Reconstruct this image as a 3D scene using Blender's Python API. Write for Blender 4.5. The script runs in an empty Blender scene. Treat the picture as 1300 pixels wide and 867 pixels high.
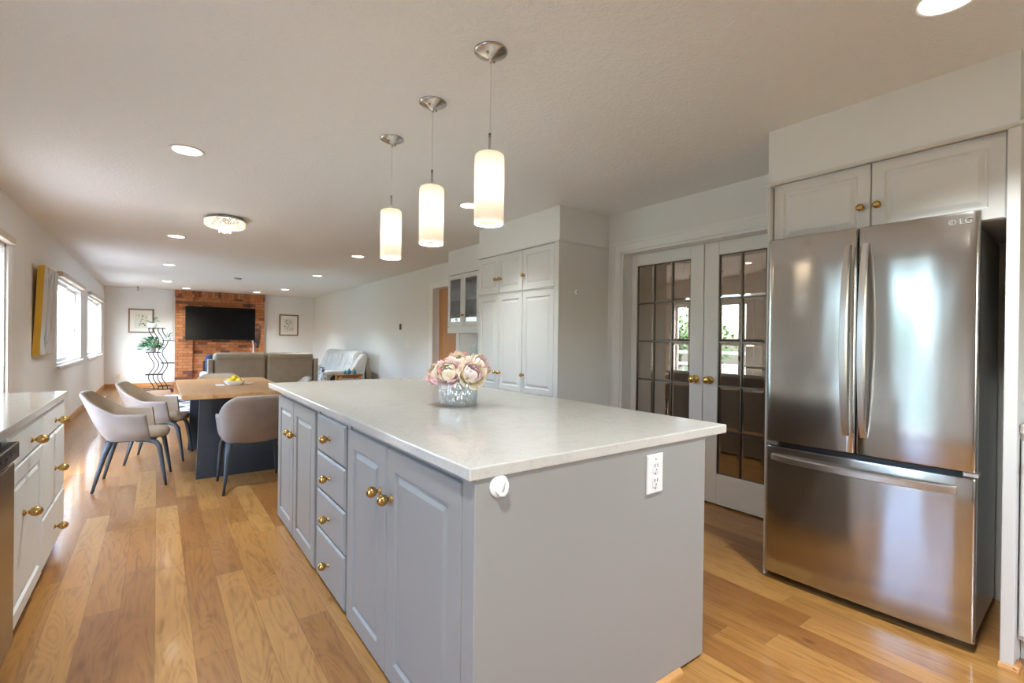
import bpy, bmesh, math, random
from mathutils import Vector, Matrix
random.seed(7)
PI = math.pi
scene = bpy.context.scene
COL = scene.collection

# ------------------------------------------------------------------ camera
CAMZ, YAW, PITCH, ROLL, FPX = 1.2466, 0.6339, 0.0033, 0.0124, 612.09
fw = Vector((math.sin(YAW)*math.cos(PITCH), math.cos(YAW)*math.cos(PITCH), -math.sin(PITCH)))
rt = Vector((math.cos(YAW), -math.sin(YAW), 0))
up = rt.cross(fw)
r2 = rt*math.cos(ROLL) + up*math.sin(ROLL)
u2 = up*math.cos(ROLL) - rt*math.sin(ROLL)
cd = bpy.data.cameras.new('camera')
cam = bpy.data.objects.new('camera', cd)
COL.objects.link(cam)
cd.sensor_fit = 'HORIZONTAL'
cd.sensor_width = 36.0
cd.lens = 36.0*FPX/1300.0
cd.clip_start = 0.02
cam.matrix_world = Matrix(((r2.x, u2.x, -fw.x, 0), (r2.y, u2.y, -fw.y, 0), (r2.z, u2.z, -fw.z, CAMZ), (0, 0, 0, 1)))
scene.camera = cam

# ------------------------------------------------------------------ light, exposure
scene.view_settings.view_transform = 'Standard'
scene.view_settings.look = 'None'
scene.view_settings.gamma = 1.0
scene.view_settings.use_curve_mapping = False
scene.view_settings.exposure = 0.62
SKY_STRENGTH = 2.1
DOWNLIGHT_W = 8.0
KITCHEN_W = 13.5
PENDANT_W = 1.6
w = bpy.data.worlds.new('sky')
scene.world = w
w.use_nodes = True
nt = w.node_tree
bg = nt.nodes['Background']
sky = nt.nodes.new('ShaderNodeTexSky')
sky.sky_type = 'NISHITA'
sky.sun_disc = False
sky.sun_elevation = math.radians(48)
sky.sun_rotation = math.radians(200)
sky.dust_density = 3.0
tint = nt.nodes.new('ShaderNodeMix'); tint.data_type = 'RGBA'; tint.blend_type = 'MULTIPLY'
tint.inputs[0].default_value = 1.0; tint.inputs[7].default_value = (.86, 1.0, 1.13, 1)     # cool overcast daylight
nt.links.new(sky.outputs['Color'], tint.inputs[6])
nt.links.new(tint.outputs[2], bg.inputs['Color'])
bg.inputs['Strength'].default_value = SKY_STRENGTH
scene.cycles.max_bounces = 10
scene.cycles.diffuse_bounces = 6
scene.cycles.glossy_bounces = 5
scene.cycles.transmission_bounces = 8
scene.cycles.transparent_max_bounces = 12
scene.cycles.sample_clamp_indirect = 6.0
scene.cycles.caustics_reflective = False
scene.cycles.caustics_refractive = False

# daylight portals in the window openings (they only guide the sky light)
def portal(x, y, z, sy, sz, rot):
    l = bpy.data.lights.new('daylight_portal', 'AREA')
    l.shape = 'RECTANGLE'; l.size = sy; l.size_y = sz
    l.cycles.is_portal = True
    o = bpy.data.objects.new('daylight_portal', l)
    COL.objects.link(o)
    o.location = (x, y, z); o.rotation_euler = rot

# ------------------------------------------------------------------ helpers
class B:
    """collects shapes in one bmesh"""
    def __init__(s): s.bm = bmesh.new()
    def box(s, x0, y0, z0, x1, y1, z1):
        v = [s.bm.verts.new((x, y, z)) for z in (z0, z1) for x, y in ((x0, y0), (x1, y0), (x1, y1), (x0, y1))]
        for f in ((3,2,1,0), (4,5,6,7), (0,1,5,4), (1,2,6,5), (2,3,7,6), (3,0,4,7)):
            s.bm.faces.new([v[i] for i in f])
        return s
    def prism(s, poly, fn, a, b):
        """poly of (u,v); fn(u,v,d) -> point; from depth a to b"""
        va = [s.bm.verts.new(fn(u, v, a)) for u, v in poly]
        vb = [s.bm.verts.new(fn(u, v, b)) for u, v in poly]
        n = len(poly)
        s.bm.faces.new(va); s.bm.faces.new(vb[::-1])
        for i in range(n):
            s.bm.faces.new((va[i], vb[i], vb[(i+1) % n], va[(i+1) % n]))
        return s
    def rings(s, rects, cap0=False, cap1=True):
        """list of 4-point loops joined one after the other"""
        L = [[s.bm.verts.new(p) for p in r] for r in rects]
        n = len(L[0])
        for a, b in zip(L, L[1:]):
            for i in range(n):
                s.bm.faces.new((a[i], a[(i+1) % n], b[(i+1) % n], b[i]))
        if cap1: s.bm.faces.new(L[-1])
        if cap0: s.bm.faces.new(L[0][::-1])
        return s
    def tube(s, pts, rad, seg=8, flat=1.0, ref=None):
        pts = [Vector(p) for p in pts]
        if not isinstance(rad, (list, tuple)): rad = [rad]*len(pts)
        L = []
        u = None
        for i, p in enumerate(pts):
            t = (pts[min(i+1, len(pts)-1)] - pts[max(i-1, 0)]).normalized()
            if u is None:
                a = Vector(ref) if ref else (Vector((0, 0, 1)) if abs(t.z) < .9 else Vector((1, 0, 0)))
                u = (a - t*a.dot(t)).normalized()
            else:
                u = (u - t*u.dot(t)).normalized()
            v = t.cross(u)
            L.append([p + (u*math.cos(k*2*PI/seg) + v*math.sin(k*2*PI/seg)*flat)*rad[i] for k in range(seg)])
        s.rings(L, True, True)
        return s
    def lathe(s, prof, c=(0, 0, 0), axis=(0, 0, 1), seg=24, cap=True, rib=None):
        a = Vector(axis).normalized()
        u = a.orthogonal().normalized(); v = a.cross(u)
        c = Vector(c)
        L = []
        for r, h in prof:
            r = max(r, 1e-4)
            L.append([c + a*h + (u*math.cos(k*2*PI/seg) + v*math.sin(k*2*PI/seg))*(r*(1 + (rib if rib and k % 2 else 0))) for k in range(seg)])
        s.rings(L, cap, cap)
        return s
    def ball(s, c, r, seg=12, rg=8):
        c = Vector(c)
        if not isinstance(r, (tuple, list)): r = (r, r, r)
        L = [[(c.x + r[0]*math.sin(PI*i/rg)*math.cos(2*PI*k/seg), c.y + r[1]*math.sin(PI*i/rg)*math.sin(2*PI*k/seg), c.z - r[2]*math.cos(PI*i/rg)) for k in range(seg)] for i in range(1, rg)]
        s.rings(L, True, True)
        return s
    def grid(s, P, closed=False):
        V = [[s.bm.verts.new(p) for p in row] for row in P]
        for a, b in zip(V, V[1:]):
            n = len(a)
            for i in range(n if closed else n-1):
                s.bm.faces.new((a[i], a[(i+1) % n], b[(i+1) % n], b[i]))
        return s
    def face(s, pts):
        s.bm.faces.new([s.bm.verts.new(p) for p in pts]); return s

def wloc(o):
    l = Vector((0, 0, 0))
    while o is not None:
        l += o.location; o = o.parent
    return l

def obj(name, b, mat, parent=None, smooth=False, bevel=0, subsurf=0, seg=2, local=False, norm=True):
    """one mesh object; geometry in world space unless local"""
    bm = b.bm
    if norm: bmesh.ops.recalc_face_normals(bm, faces=bm.faces)
    if parent is not None and not local:
        bmesh.ops.translate(bm, verts=bm.verts, vec=-wloc(parent))
    me = bpy.data.meshes.new(name)
    bm.to_mesh(me); bm.free()
    if isinstance(mat, (list, tuple)):
        for m in mat: me.materials.append(m)
    else:
        me.materials.append(mat)
    o = bpy.data.objects.new(name, me)
    COL.objects.link(o)
    if parent is not None: o.parent = parent
    if smooth:
        for p in me.polygons: p.use_smooth = True
    if bevel:
        m = o.modifiers.new('bevel', 'BEVEL'); m.width = bevel; m.segments = seg; m.limit_method = 'ANGLE'
        m.angle_limit = math.radians(40)
    if subsurf:
        m = o.modifiers.new('subsurf', 'SUBSURF'); m.levels = subsurf; m.render_levels = subsurf
    return o

def thing(name, label, cat, loc=(0, 0, 0), rotz=0, group=None):
    o = bpy.data.objects.new(name, None)
    o.empty_display_size = .1
    COL.objects.link(o)
    o.location = loc; o.rotation_euler = (0, 0, rotz)
    return tag(o, label, cat, group)
def tag(o, label, cat, group=None):
    o['label'] = label; o['category'] = cat
    if group: o['group'] = group
    return o
def struct(name, b, mat, parent=None, **k):
    o = obj(name, b, mat, parent, **k)
    if parent is None: o['kind'] = 'structure'
    return o
def dup(root, loc, rotz=None, label=None, group=None):
    r = root.copy(); COL.objects.link(r); r.location = loc
    if rotz is not None: r.rotation_euler = (0, 0, rotz)
    if label: r['label'] = label
    if group: r['group'] = group
    for ch in list(root.children):
        c = ch.copy(); COL.objects.link(c); c.parent = r
        for g in ch.children:
            d = g.copy(); COL.objects.link(d); d.parent = c
    return r
def shade_by_angle(o, ang=35):
    o.data.shade_smooth() if hasattr(o.data, 'shade_smooth') else None
    try: o.data.set_sharp_from_angle(angle=math.radians(ang))
    except Exception: pass

# ------------------------------------------------------------------ materials
def mat(name, col=(.8, .8, .8), rough=.5, metal=0, spec=.5, **k):
    m = bpy.data.materials.new(name); m.use_nodes = True
    p = m.node_tree.nodes['Principled BSDF']
    p.inputs['Base Color'].default_value = (*col, 1)
    p.inputs['Roughness'].default_value = rough
    p.inputs['Metallic'].default_value = metal
    p.inputs['Specular IOR Level'].default_value = spec
    for key, v in k.items():
        p.inputs[key.replace('_', ' ')].default_value = v
    return m
def N(m, t, **k):
    n = m.node_tree.nodes.new(t)
    for a, v in k.items(): setattr(n, a, v)
    return n
def L(m, a, b): m.node_tree.links.new(a, b)
def P(m): return m.node_tree.nodes['Principled BSDF']
def mapping(m, scale=(1, 1, 1), rot=(0, 0, 0), coord='Object'):
    tc = N(m, 'ShaderNodeTexCoord'); mp = N(m, 'ShaderNodeMapping')
    mp.inputs['Scale'].default_value = scale; mp.inputs['Rotation'].default_value = rot
    L(m, tc.outputs[coord], mp.inputs['Vector'])
    return mp.outputs['Vector']
def noise(m, vec, scale, detail=4, rough=.5, dist=0):
    n = N(m, 'ShaderNodeTexNoise')
    n.inputs['Scale'].default_value = scale; n.inputs['Detail'].default_value = detail
    n.inputs['Roughness'].default_value = rough; n.inputs['Distortion'].default_value = dist
    L(m, vec, n.inputs['Vector'])
    return n.outputs['Fac']
def ramp(m, fac, stops):
    r = N(m, 'ShaderNodeValToRGB')
    while len(r.color_ramp.elements) < len(stops): r.color_ramp.elements.new(.5)
    for e, (p, c) in zip(r.color_ramp.elements, stops):
        e.position = p; e.color = (*c, 1)
    L(m, fac, r.inputs['Fac'])
    return r.outputs['Color']
def math_(m, op, a, b=None):
    n = N(m, 'ShaderNodeMath', operation=op)
    for i, x in enumerate((a, b)):
        if x is None: continue
        if isinstance(x, (int, float)): n.inputs[i].default_value = x
        else: L(m, x, n.inputs[i])
    return n.outputs[0]
def bump(m, h, strength=.2, dist=.002):
    n = N(m, 'ShaderNodeBump')
    n.inputs['Strength'].default_value = strength; n.inputs['Distance'].default_value = dist
    L(m, h, n.inputs['Height']); L(m, n.outputs['Normal'], P(m).inputs['Normal'])
def mixc(m, fac, a, b, mode='MIX'):
    n = N(m, 'ShaderNodeMix', data_type='RGBA', blend_type=mode)
    for i, x in ((0, fac), (6, a), (7, b)):
        if isinstance(x, (int, float)): n.inputs[i].default_value = x
        elif isinstance(x, tuple): n.inputs[i].default_value = (*x, 1)
        else: L(m, x, n.inputs[i])
    return n.outputs[2]

M = {}
M['wall'] = mat('wall_paint', (.79, .79, .77), .6, spec=.25)
bump(M['wall'], noise(M['wall'], mapping(M['wall']), 180, 2), .08, .001)
M['ceiling'] = mat('ceiling_paint', (.82, .825, .815), .85, spec=.1)
_m = M['ceiling']
bump(_m, ramp(_m, noise(_m, mapping(_m), 55, 3, .6), [(.42, (0, 0, 0)), (.62, (1, 1, 1))]), .35, .004)
M['white'] = mat('white_paint', (.83, .83, .81), .35)
M['cab_white'] = mat('cabinet_white_paint', (.70, .70, .68), .38)
M['grey'] = mat('cabinet_grey_paint', (.31, .30, .28), .38)
_m = M['grey']
bump(_m, noise(_m, mapping(_m, (60, 60, 3)), 6, 3), .06, .001)
M['brass'] = mat('brass', (.55, .35, .12), .24, 1)
M['chrome'] = mat('brushed_nickel', (.55, .53, .50), .25, 1)
M['plastic'] = mat('white_plastic', (.82, .81, .79), .35)
M['ivory'] = mat('ivory_plastic', (.75, .66, .48), .4)
M['black'] = mat('black_plastic', (.015, .015, .016), .35)
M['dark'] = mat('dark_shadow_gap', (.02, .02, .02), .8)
M['blackmetal'] = mat('black_metal', (.018, .017, .018), .45, .6)
M['chairleg'] = mat('charcoal_steel', (.055, .065, .075), .42, .3)
M['tableleg'] = mat('charcoal_painted_steel', (.035, .042, .052), .42, .2)
M['screen'] = mat('tv_screen', (.004, .004, .005), .15, spec=.2)
M['paper'] = mat('paper', (.80, .79, .74), .8)
M['lemon'] = mat('lemon_skin', (.85, .60, .02), .4)
M['ceramic'] = mat('white_ceramic', (.82, .81, .79), .2)
M['teal'] = mat('teal_glaze', (.03, .28, .36), .2)
M['ochre'] = mat('ochre_glaze', (.5, .32, .08), .35)
M['navy'] = mat('navy_fabric', (.012, .025, .07), .8)
M['stem'] = mat('stem_green', (.10, .20, .05), .5)
M['twig'] = mat('dry_twig', (.05, .035, .03), .8)
M['red'] = mat('red_caster', (.13, .015, .02), .4)
M['yellow'] = mat('mustard_canvas_edge', (.62, .37, .03), .6)
M['cream'] = mat('valance_cream', (.62, .56, .47), .7)
M['crystal'] = mat('crystal', (.62, .58, .52), .06, spec=1.0)
P(M['crystal']).inputs['Emission Color'].default_value = (1, .82, .6, 1)
P(M['crystal']).inputs['Emission Strength'].default_value = .30
M['deck'] = mat('deck_boards', (.35, .31, .27), .7)
M['grass'] = mat('grass', (.09, .16, .05), .9)

def leafmat(name, a, b):
    m = mat(name, a, .5)
    L(m, ramp(m, noise(m, mapping(m), 14, 3), [(.35, a), (.65, b)]), P(m).inputs['Base Color'])
    return m
M['leaf'] = leafmat('houseplant_leaf', (.02, .10, .03), (.07, .25, .08))
M['treeleaf'] = leafmat('tree_leaf', (.05, .12, .03), (.20, .32, .10))
M['bark'] = mat('bark', (.10, .075, .055), .9)

def leather(name, a, b, rough=.5):
    m = mat(name, a, rough)
    v = mapping(m)
    L(m, ramp(m, noise(m, v, 9, 4), [(.3, a), (.7, b)]), P(m).inputs['Base Color'])
    bump(m, noise(m, v, 240, 2), .15, .001)
    return m
M['taupe'] = leather('taupe_leatherette', (.285, .235, .21), (.34, .285, .255), .45)
M['tan'] = leather('tan_leatherette', (.33, .245, .165), (.39, .29, .20), .5)
M['sofaback'] = leather('sofa_back_leather', (.27, .22, .155), (.31, .255, .185), .5)
M['sofalight'] = leather('pale_grey_leather', (.55, .54, .51), (.62, .61, .58), .45)

# oak planks, running along y
def planks(name, w_=.127, ln=1.15):
    m = mat(name, (.5, .28, .12), .3)
    tc = N(m, 'ShaderNodeTexCoord'); sp = N(m, 'ShaderNodeSeparateXYZ')
    L(m, tc.outputs['Object'], sp.inputs[0])
    vx = math_(m, 'DIVIDE', sp.outputs['X'], w_)
    row = math_(m, 'FLOOR', vx)
    wn = N(m, 'ShaderNodeTexWhiteNoise', noise_dimensions='1D'); L(m, row, wn.inputs['W'])
    uy = math_(m, 'ADD', math_(m, 'DIVIDE', sp.outputs['Y'], ln), math_(m, 'MULTIPLY', wn.outputs['Value'], 7.3))
    pl = math_(m, 'FLOOR', uy)
    cb = N(m, 'ShaderNodeCombineXYZ'); L(m, row, cb.inputs[0]); L(m, pl, cb.inputs[1])
    w2 = N(m, 'ShaderNodeTexWhiteNoise', noise_dimensions='3D'); L(m, cb.outputs[0], w2.inputs['Vector'])
    base = ramp(m, w2.outputs['Value'], [(0, (.245, .098, .022)), (.25, (.305, .135, .031)), (.55, (.36, .17, .042)), (.8, (.40, .20, .055)), (1, (.27, .11, .025))])
    # grain, shifted plank by plank
    sh = N(m, 'ShaderNodeVectorMath', operation='MULTIPLY_ADD')
    L(m, w2.outputs['Color'], sh.inputs[0]); sh.inputs[1].default_value = (9, 9, 9)
    mp = N(m, 'ShaderNodeMapping'); mp.inputs['Scale'].default_value = (9, .75, 1)
    L(m, tc.outputs['Object'], mp.inputs['Vector']); L(m, mp.outputs['Vector'], sh.inputs[2])
    g1 = noise(m, sh.outputs[0], 2.6, 7, .62, 1.6)
    mp2 = N(m, 'ShaderNodeVectorMath', operation='MULTIPLY'); mp2.inputs[1].default_value = (.6, 1.1, 1); L(m, sh.outputs[0], mp2.inputs[0])
    g2 = noise(m, mp2.outputs[0], 1.6, 1.5, .4, .6)
    rg = math_(m, 'SINE', math_(m, 'MULTIPLY', g2, 95.0))
    rg = math_(m, 'ADD', math_(m, 'MULTIPLY', rg, .5), .5)
    gr = ramp(m, math_(m, 'ADD', math_(m, 'MULTIPLY', g1, .88), math_(m, 'MULTIPLY', rg, .12)), [(.30, (.66, .57, .48)), (.52, (1, 1, 1)), (.75, (1.12, 1.1, 1.06))])
    col = mixc(m, 1.0, base, gr, 'MULTIPLY')
    # seams
    fx = math_(m, 'FRACT', vx); fy = math_(m, 'FRACT', uy)
    ex = math_(m, 'MINIMUM', fx, math_(m, 'SUBTRACT', 1.0, fx))
    ey = math_(m, 'MINIMUM', fy, math_(m, 'SUBTRACT', 1.0, fy))
    sx = math_(m, 'LESS_THAN', ex, .009); sy = math_(m, 'LESS_THAN', ey, .0011)
    seam = math_(m, 'MAXIMUM', sx, sy)
    kn = N(m, 'ShaderNodeTexVoronoi'); kn.inputs['Scale'].default_value = 1.0
    mk = N(m, 'ShaderNodeMapping'); mk.inputs['Scale'].default_value = (2.6, 1.2, 1); L(m, tc.outputs['Object'], mk.inputs['Vector'])
    L(m, mk.outputs['Vector'], kn.inputs['Vector'])
    knot = ramp(m, kn.outputs['Distance'], [(.012, (.22, .12, .07)), (.05, (1, 1, 1))])
    col = mixc(m, 1.0, col, knot, 'MULTIPLY')
    col = mixc(m, math_(m, 'MULTIPLY', seam, .55), col, (.10, .045, .015))
    L(m, col, P(m).inputs['Base Color'])
    L(m, math_(m, 'ADD', .3, math_(m, 'MULTIPLY', g1, .2)), P(m).inputs['Roughness'])
    bump(m, math_(m, 'SUBTRACT', math_(m, 'MULTIPLY', g1, .25), seam), .25, .0015)
    P(m).inputs['Coat Weight'].default_value = .4
    P(m).inputs['Coat Roughness'].default_value = .1
    return m
M['floor'] = planks('oak_floor_planks')

def wood(name, a, b, scale=(1, 12, 12), rough=.45):
    m = mat(name, a, rough)
    v = mapping(m, scale)
    g = noise(m, v, 2.2, 6, .6, 1.2)
    L(m, ramp(m, g, [(.3, a), (.7, b)]), P(m).inputs['Base Color'])
    bump(m, g, .1, .001)
    return m
M['oaktrim'] = wood('oak_trim', (.46, .22, .07), (.58, .30, .11), (3, 3, 3))
M['tabletop'] = wood('oak_table_top', (.46, .235, .09), (.56, .31, .13), (9, 1, 6), .4)
M['orangewood'] = wood('orange_stained_wood', (.46, .20, .055), (.56, .27, .085), (12, 12, 1), .4)
M['walnut'] = wood('reddish_wood', (.24, .085, .03), (.32, .13, .05), (3, 3, 3), .4)
M['pframe'] = wood('brown_frame_wood', (.17, .10, .05), (.24, .15, .08), (8, 8, 8), .4)

# quartz
_m = M['quartz'] = mat('white_quartz', (.74, .72, .68), .1, spec=.5)
_v = mapping(_m)
_w = ramp(_m, noise(_m, _v, 3.2, 8, .65, 2.2), [(.47, (.58, .55, .505)), (.5, (.54, .51, .465)), (.53, (.58, .55, .505))])
_s = ramp(_m, noise(_m, _v, 120, 3), [(.35, (.95, .95, .94)), (.6, (1, 1, 1))])
L(_m, mixc(_m, 1, _w, _s, 'MULTIPLY'), P(_m).inputs['Base Color'])

# brushed stainless
def steel(name, col=(.50, .49, .475), rough=.2, wav=.5):
    m = mat(name, col, rough, 1)
    v = mapping(m, (1, 1, 220), coord='Object')
    n1 = noise(m, v, 3, 3)
    L(m, math_(m, 'ADD', rough-.04, math_(m, 'MULTIPLY', n1, .08)), P(m).inputs['Roughness'])
    v2 = mapping(m, (3.2, 3.2, .7))
    n2 = noise(m, v2, 1.6, 1, .4)
    b = N(m, 'ShaderNodeBump'); b.inputs['Strength'].default_value = wav; b.inputs['Distance'].default_value = .012
    L(m, n2, b.inputs['Height']); L(m, b.outputs['Normal'], P(m).inputs['Normal'])
    P(m).inputs['Anisotropic'].default_value = .5
    P(m).inputs['Anisotropic Rotation'].default_value = .25
    return m
M['steel'] = steel('stainless_steel', (.52, .505, .485), .16)
M['steelside'] = mat('grey_textured_steel', (.42, .43, .41), .42, .25)
bump(M['steelside'], noise(M['steelside'], mapping(M['steelside']), 260, 2), .3, .001)
M['handle'] = mat('handle_steel', (.66, .63, .60), .3, 1)

# bricks on the fireplace, laid in x+y / z
def bricks(name, rot=0):
    m = mat(name, (.4, .15, .06), .85, spec=.2)
    tc = N(m, 'ShaderNodeTexCoord'); sp = N(m, 'ShaderNodeSeparateXYZ'); L(m, tc.outputs['Object'], sp.inputs[0])
    cb = N(m, 'ShaderNodeCombineXYZ')
    h = math_(m, 'ADD', sp.outputs['X'], sp.outputs['Y'])
    if rot: L(m, sp.outputs['Z'], cb.inputs[0]); L(m, h, cb.inputs[1])
    else: L(m, h, cb.inputs[0]); L(m, sp.outputs['Z'], cb.inputs[1])
    t = N(m, 'ShaderNodeTexBrick')
    t.inputs['Scale'].default_value = 1; t.inputs['Brick Width'].default_value = .2; t.inputs['Row Height'].default_value = .073
    t.inputs['Mortar Size'].default_value = .006; t.inputs['Mortar Smooth'].default_value = .3
    t.inputs['Color1'].default_value = (0, 0, 0, 1); t.inputs['Color2'].default_value = (1, 1, 1, 1); t.inputs['Mortar'].default_value = (.5, .5, .5, 1)
    L(m, cb.outputs[0], t.inputs['Vector'])
    c = ramp(m, t.outputs['Color'], [(0, (.16, .075, .05)), (.12, (.20, .085, .05)), (.2, (.42, .145, .05)), (.55, (.50, .19, .07)), (1, (.56, .24, .10))])
    c = mixc(m, 1, c, ramp(m, noise(m, mapping(m), 40, 4), [(.3, (.75, .75, .75)), (.6, (1, 1, 1))]), 'MULTIPLY')
    c = mixc(m, t.outputs['Fac'], c, (.19, .10, .07))
    L(m, c, P(m).inputs['Base Color'])
    bump(m, math_(m, 'SUBTRACT', 1.0, t.outputs['Fac']), .6, .006)
    return m
M['brick'] = bricks('red_brick'); M['soldier'] = bricks('red_brick_soldier_course', 1)

# glass
def pane_glass(name, tint=(1, 1, 1), refl=(1, 1, 1), fac=None):
    m = bpy.data.materials.new(name); m.use_nodes = True
    n = m.node_tree.nodes; n.remove(n['Principled BSDF'])
    tr = n.new('ShaderNodeBsdfTransparent'); tr.inputs[0].default_value = (*tint, 1)
    gl = n.new('ShaderNodeBsdfGlossy'); gl.inputs['Color'].default_value = (*refl, 1); gl.inputs['Roughness'].default_value = 0.0
    mx = n.new('ShaderNodeMixShader')
    if fac is None:
        fr = n.new('ShaderNodeFresnel'); fr.inputs[0].default_value = 1.5
        m.node_tree.links.new(fr.outputs[0], mx.inputs[0])
    else: mx.inputs[0].default_value = fac
    m.node_tree.links.new(tr.outputs[0], mx.inputs[1]); m.node_tree.links.new(gl.outputs[0], mx.inputs[2])
    m.node_tree.links.new(mx.outputs[0], n['Material Output'].inputs[0])
    return m
M['pane'] = pane_glass('window_glass', fac=.04)
M['dimglass'] = pane_glass('bevelled_glass_dimmed', (.40, .36, .32), (.86, .76, .66), .5)  # brown tint stands in for reflected wall and the dim room behind
M['cabglass'] = pane_glass('cabinet_glass', (.75, .77, .77), (1, 1, 1), .12)
M['vase'] = pane_glass('cut_glass', (.90, .94, .95), (1, 1, 1), .34)
_m = M['vase']
_gl = [n for n in _m.node_tree.nodes if n.type == 'BSDF_GLOSSY'][0]; _gl.inputs['Roughness'].default_value = .12
_b = N(_m, 'ShaderNodeBump'); _b.inputs['Strength'].default_value = 1.0; _b.inputs['Distance'].default_value = .006
_v = N(_m, 'ShaderNodeTexVoronoi'); _v.inputs['Scale'].default_value = 1.0
L(_m, mapping(_m, (95, 95, 34)), _v.inputs['Vector']); L(_m, _v.outputs['Distance'], _b.inputs['Height']); L(_m, _b.outputs['Normal'], _gl.inputs['Normal'])
def emit(name, col, s):
    m = mat(name, (.8, .8, .8), .5)
    P(m).inputs['Emission Color'].default_value = (*col, 1); P(m).inputs['Emission Strength'].default_value = s
    return m
M['lens'] = emit('lit_lens', (1, .92, .80), 8)
M['bulb'] = emit('lit_bulb', (1, .90, .76), 26)
_m = M['opal'] = mat('opal_glass_shade', (.92, .90, .86), .3)
P(_m).inputs['Transmission Weight'].default_value = 0.0
P(_m).inputs['Subsurface Weight'].default_value = 0.0
_n = _m.node_tree
_tl = _n.nodes.new('ShaderNodeBsdfTranslucent'); _tl.inputs[0].default_value = (.97, .94, .88, 1)
_mx = _n.nodes.new('ShaderNodeMixShader'); _mx.inputs[0].default_value = .62
_n.links.new(P(_m).outputs[0], _mx.inputs[1]); _n.links.new(_tl.outputs[0], _mx.inputs[2])
_n.links.new(_mx.outputs[0], _n.nodes['Material Output'].inputs[0])

# ------------------------------------------------------------------ the room
CZ = 2.39
LX, FY, KX, RY0, RY1 = -1.005, 14.75, 3.33, -2.6, 14.75
PF, PY0, PY1 = 2.72, 3.046, 4.31           # pantry front and ends
def rwx(y): return 3.470 + (y-6.5)*(.178/8.2)   # far right wall, a little out of square
RWY = 4.31
struct('floor', B().box(LX-.25, RY0-.2, -.2, 7.0, FY+.3, 0), M['floor'])
struct('ceiling', B().box(LX-.25, RY0-.2, CZ, 7.0, FY+.3, CZ+.2), M['ceiling'])

def wall_with_holes(b, fn, u0, u1, z0, z1, holes, d0, d1):
    """wall in the (u,z) plane; holes = (u0,u1,z0,z1) sorted in u"""
    def bx(a, c, e, g):
        if c-a > 1e-4 and g-e > 1e-4: b.prism([(a, e), (c, e), (c, g), (a, g)], fn, d0, d1)
    u = u0
    for h0, h1, k0, k1 in holes:
        bx(u, h0, z0, z1); bx(h0, h1, z0, k0); bx(h0, h1, k1, z1); u = h1
    bx(u, u1, z0, z1)
    return b
fx = lambda u, v, d: (d, u, v)
SD = (.80, 1.66, 0.0, 2.05)       # unseen glass side door, added to explain the refrigerator's bright reflection
PD = (4.12, 5.62, 0.0, 1.98)       # patio door
W1 = (8.12, 10.46, .85, 1.97)
W2 = (11.36, 13.92, .83, 1.965)
struct('wall_left', wall_with_holes(B(), fx, RY0, FY+.2, 0, CZ, [SD, PD, W1, W2], LX-.16, LX), M['wall'])
struct('wall_far', B().box(LX, FY, 0, 4.2, FY+.16, CZ), M['wall'])
# behind the camera: a wall with an unseen window added to supply daylight
fy_ = lambda u, v, d: (u, d, v)
BW = (.2, 1.7, 1.0, 1.95)
struct('wall_back', wall_with_holes(B(), fy_, LX-.16, 7.0, 0, CZ, [BW], RY0-.16, RY0), M['wall'])
# kitchen right wall with the french door opening
FD = (1.36, 2.895, 0.0, 2.04)
struct('wall_right_kitchen', wall_with_holes(B(), fx, RY0, PY0+.02, 0, CZ, [FD], KX, KX+.14), M['wall'])
# living room right wall with the doorway
DW = (6.04, 6.815, 0.0, 2.03)
b = B()
fr_ = lambda u, v, d: (rwx(u)+d, u, v)
wall_with_holes(b, fr_, RWY, FY+.1, 0, CZ, [DW], 0, .16)
b.box(KX, PY0+.02, 0, KX+.14, RWY, CZ)
struct('wall_right', b, M['wall'])
# dim room behind the french doors
struct('wall_behind_doors', B().box(6.2, RY0, 0, 6.36, 4.4, CZ).box(KX+.14, 4.2, 0, 6.2, 4.36, CZ), M['wall'])
# soffits above the tall cabinets
struct('trim_1', B().box(2.668, .345, 2.108, KX, 1.294, CZ), M['wall'])
struct('trim_2', B().box(PF+.004, PY0, 2.098, KX, PY1, CZ), M['wall'])
struct('trim_3', B().box(3.075, PY1, 2.078, rwx(5)+.0, 5.618, CZ), M['wall'])
# baseboards
struct('baseboard_left', B().box(LX, 5.80, 0, LX+.014, FY, .09), M['oaktrim'], bevel=.004)
struct('baseboard_far', B().box(LX, FY-.014, 0, .345, FY, .09).box(2.345, FY-.014, 0, 3.64, FY, .09), M['oaktrim'], bevel=.004)
b = B()
b.prism([(6.98, 0), (FY, 0), (FY, .09), (6.98, .09)], fr_, -.014, 0)
struct('baseboard_right', b, M['oaktrim'])

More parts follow.
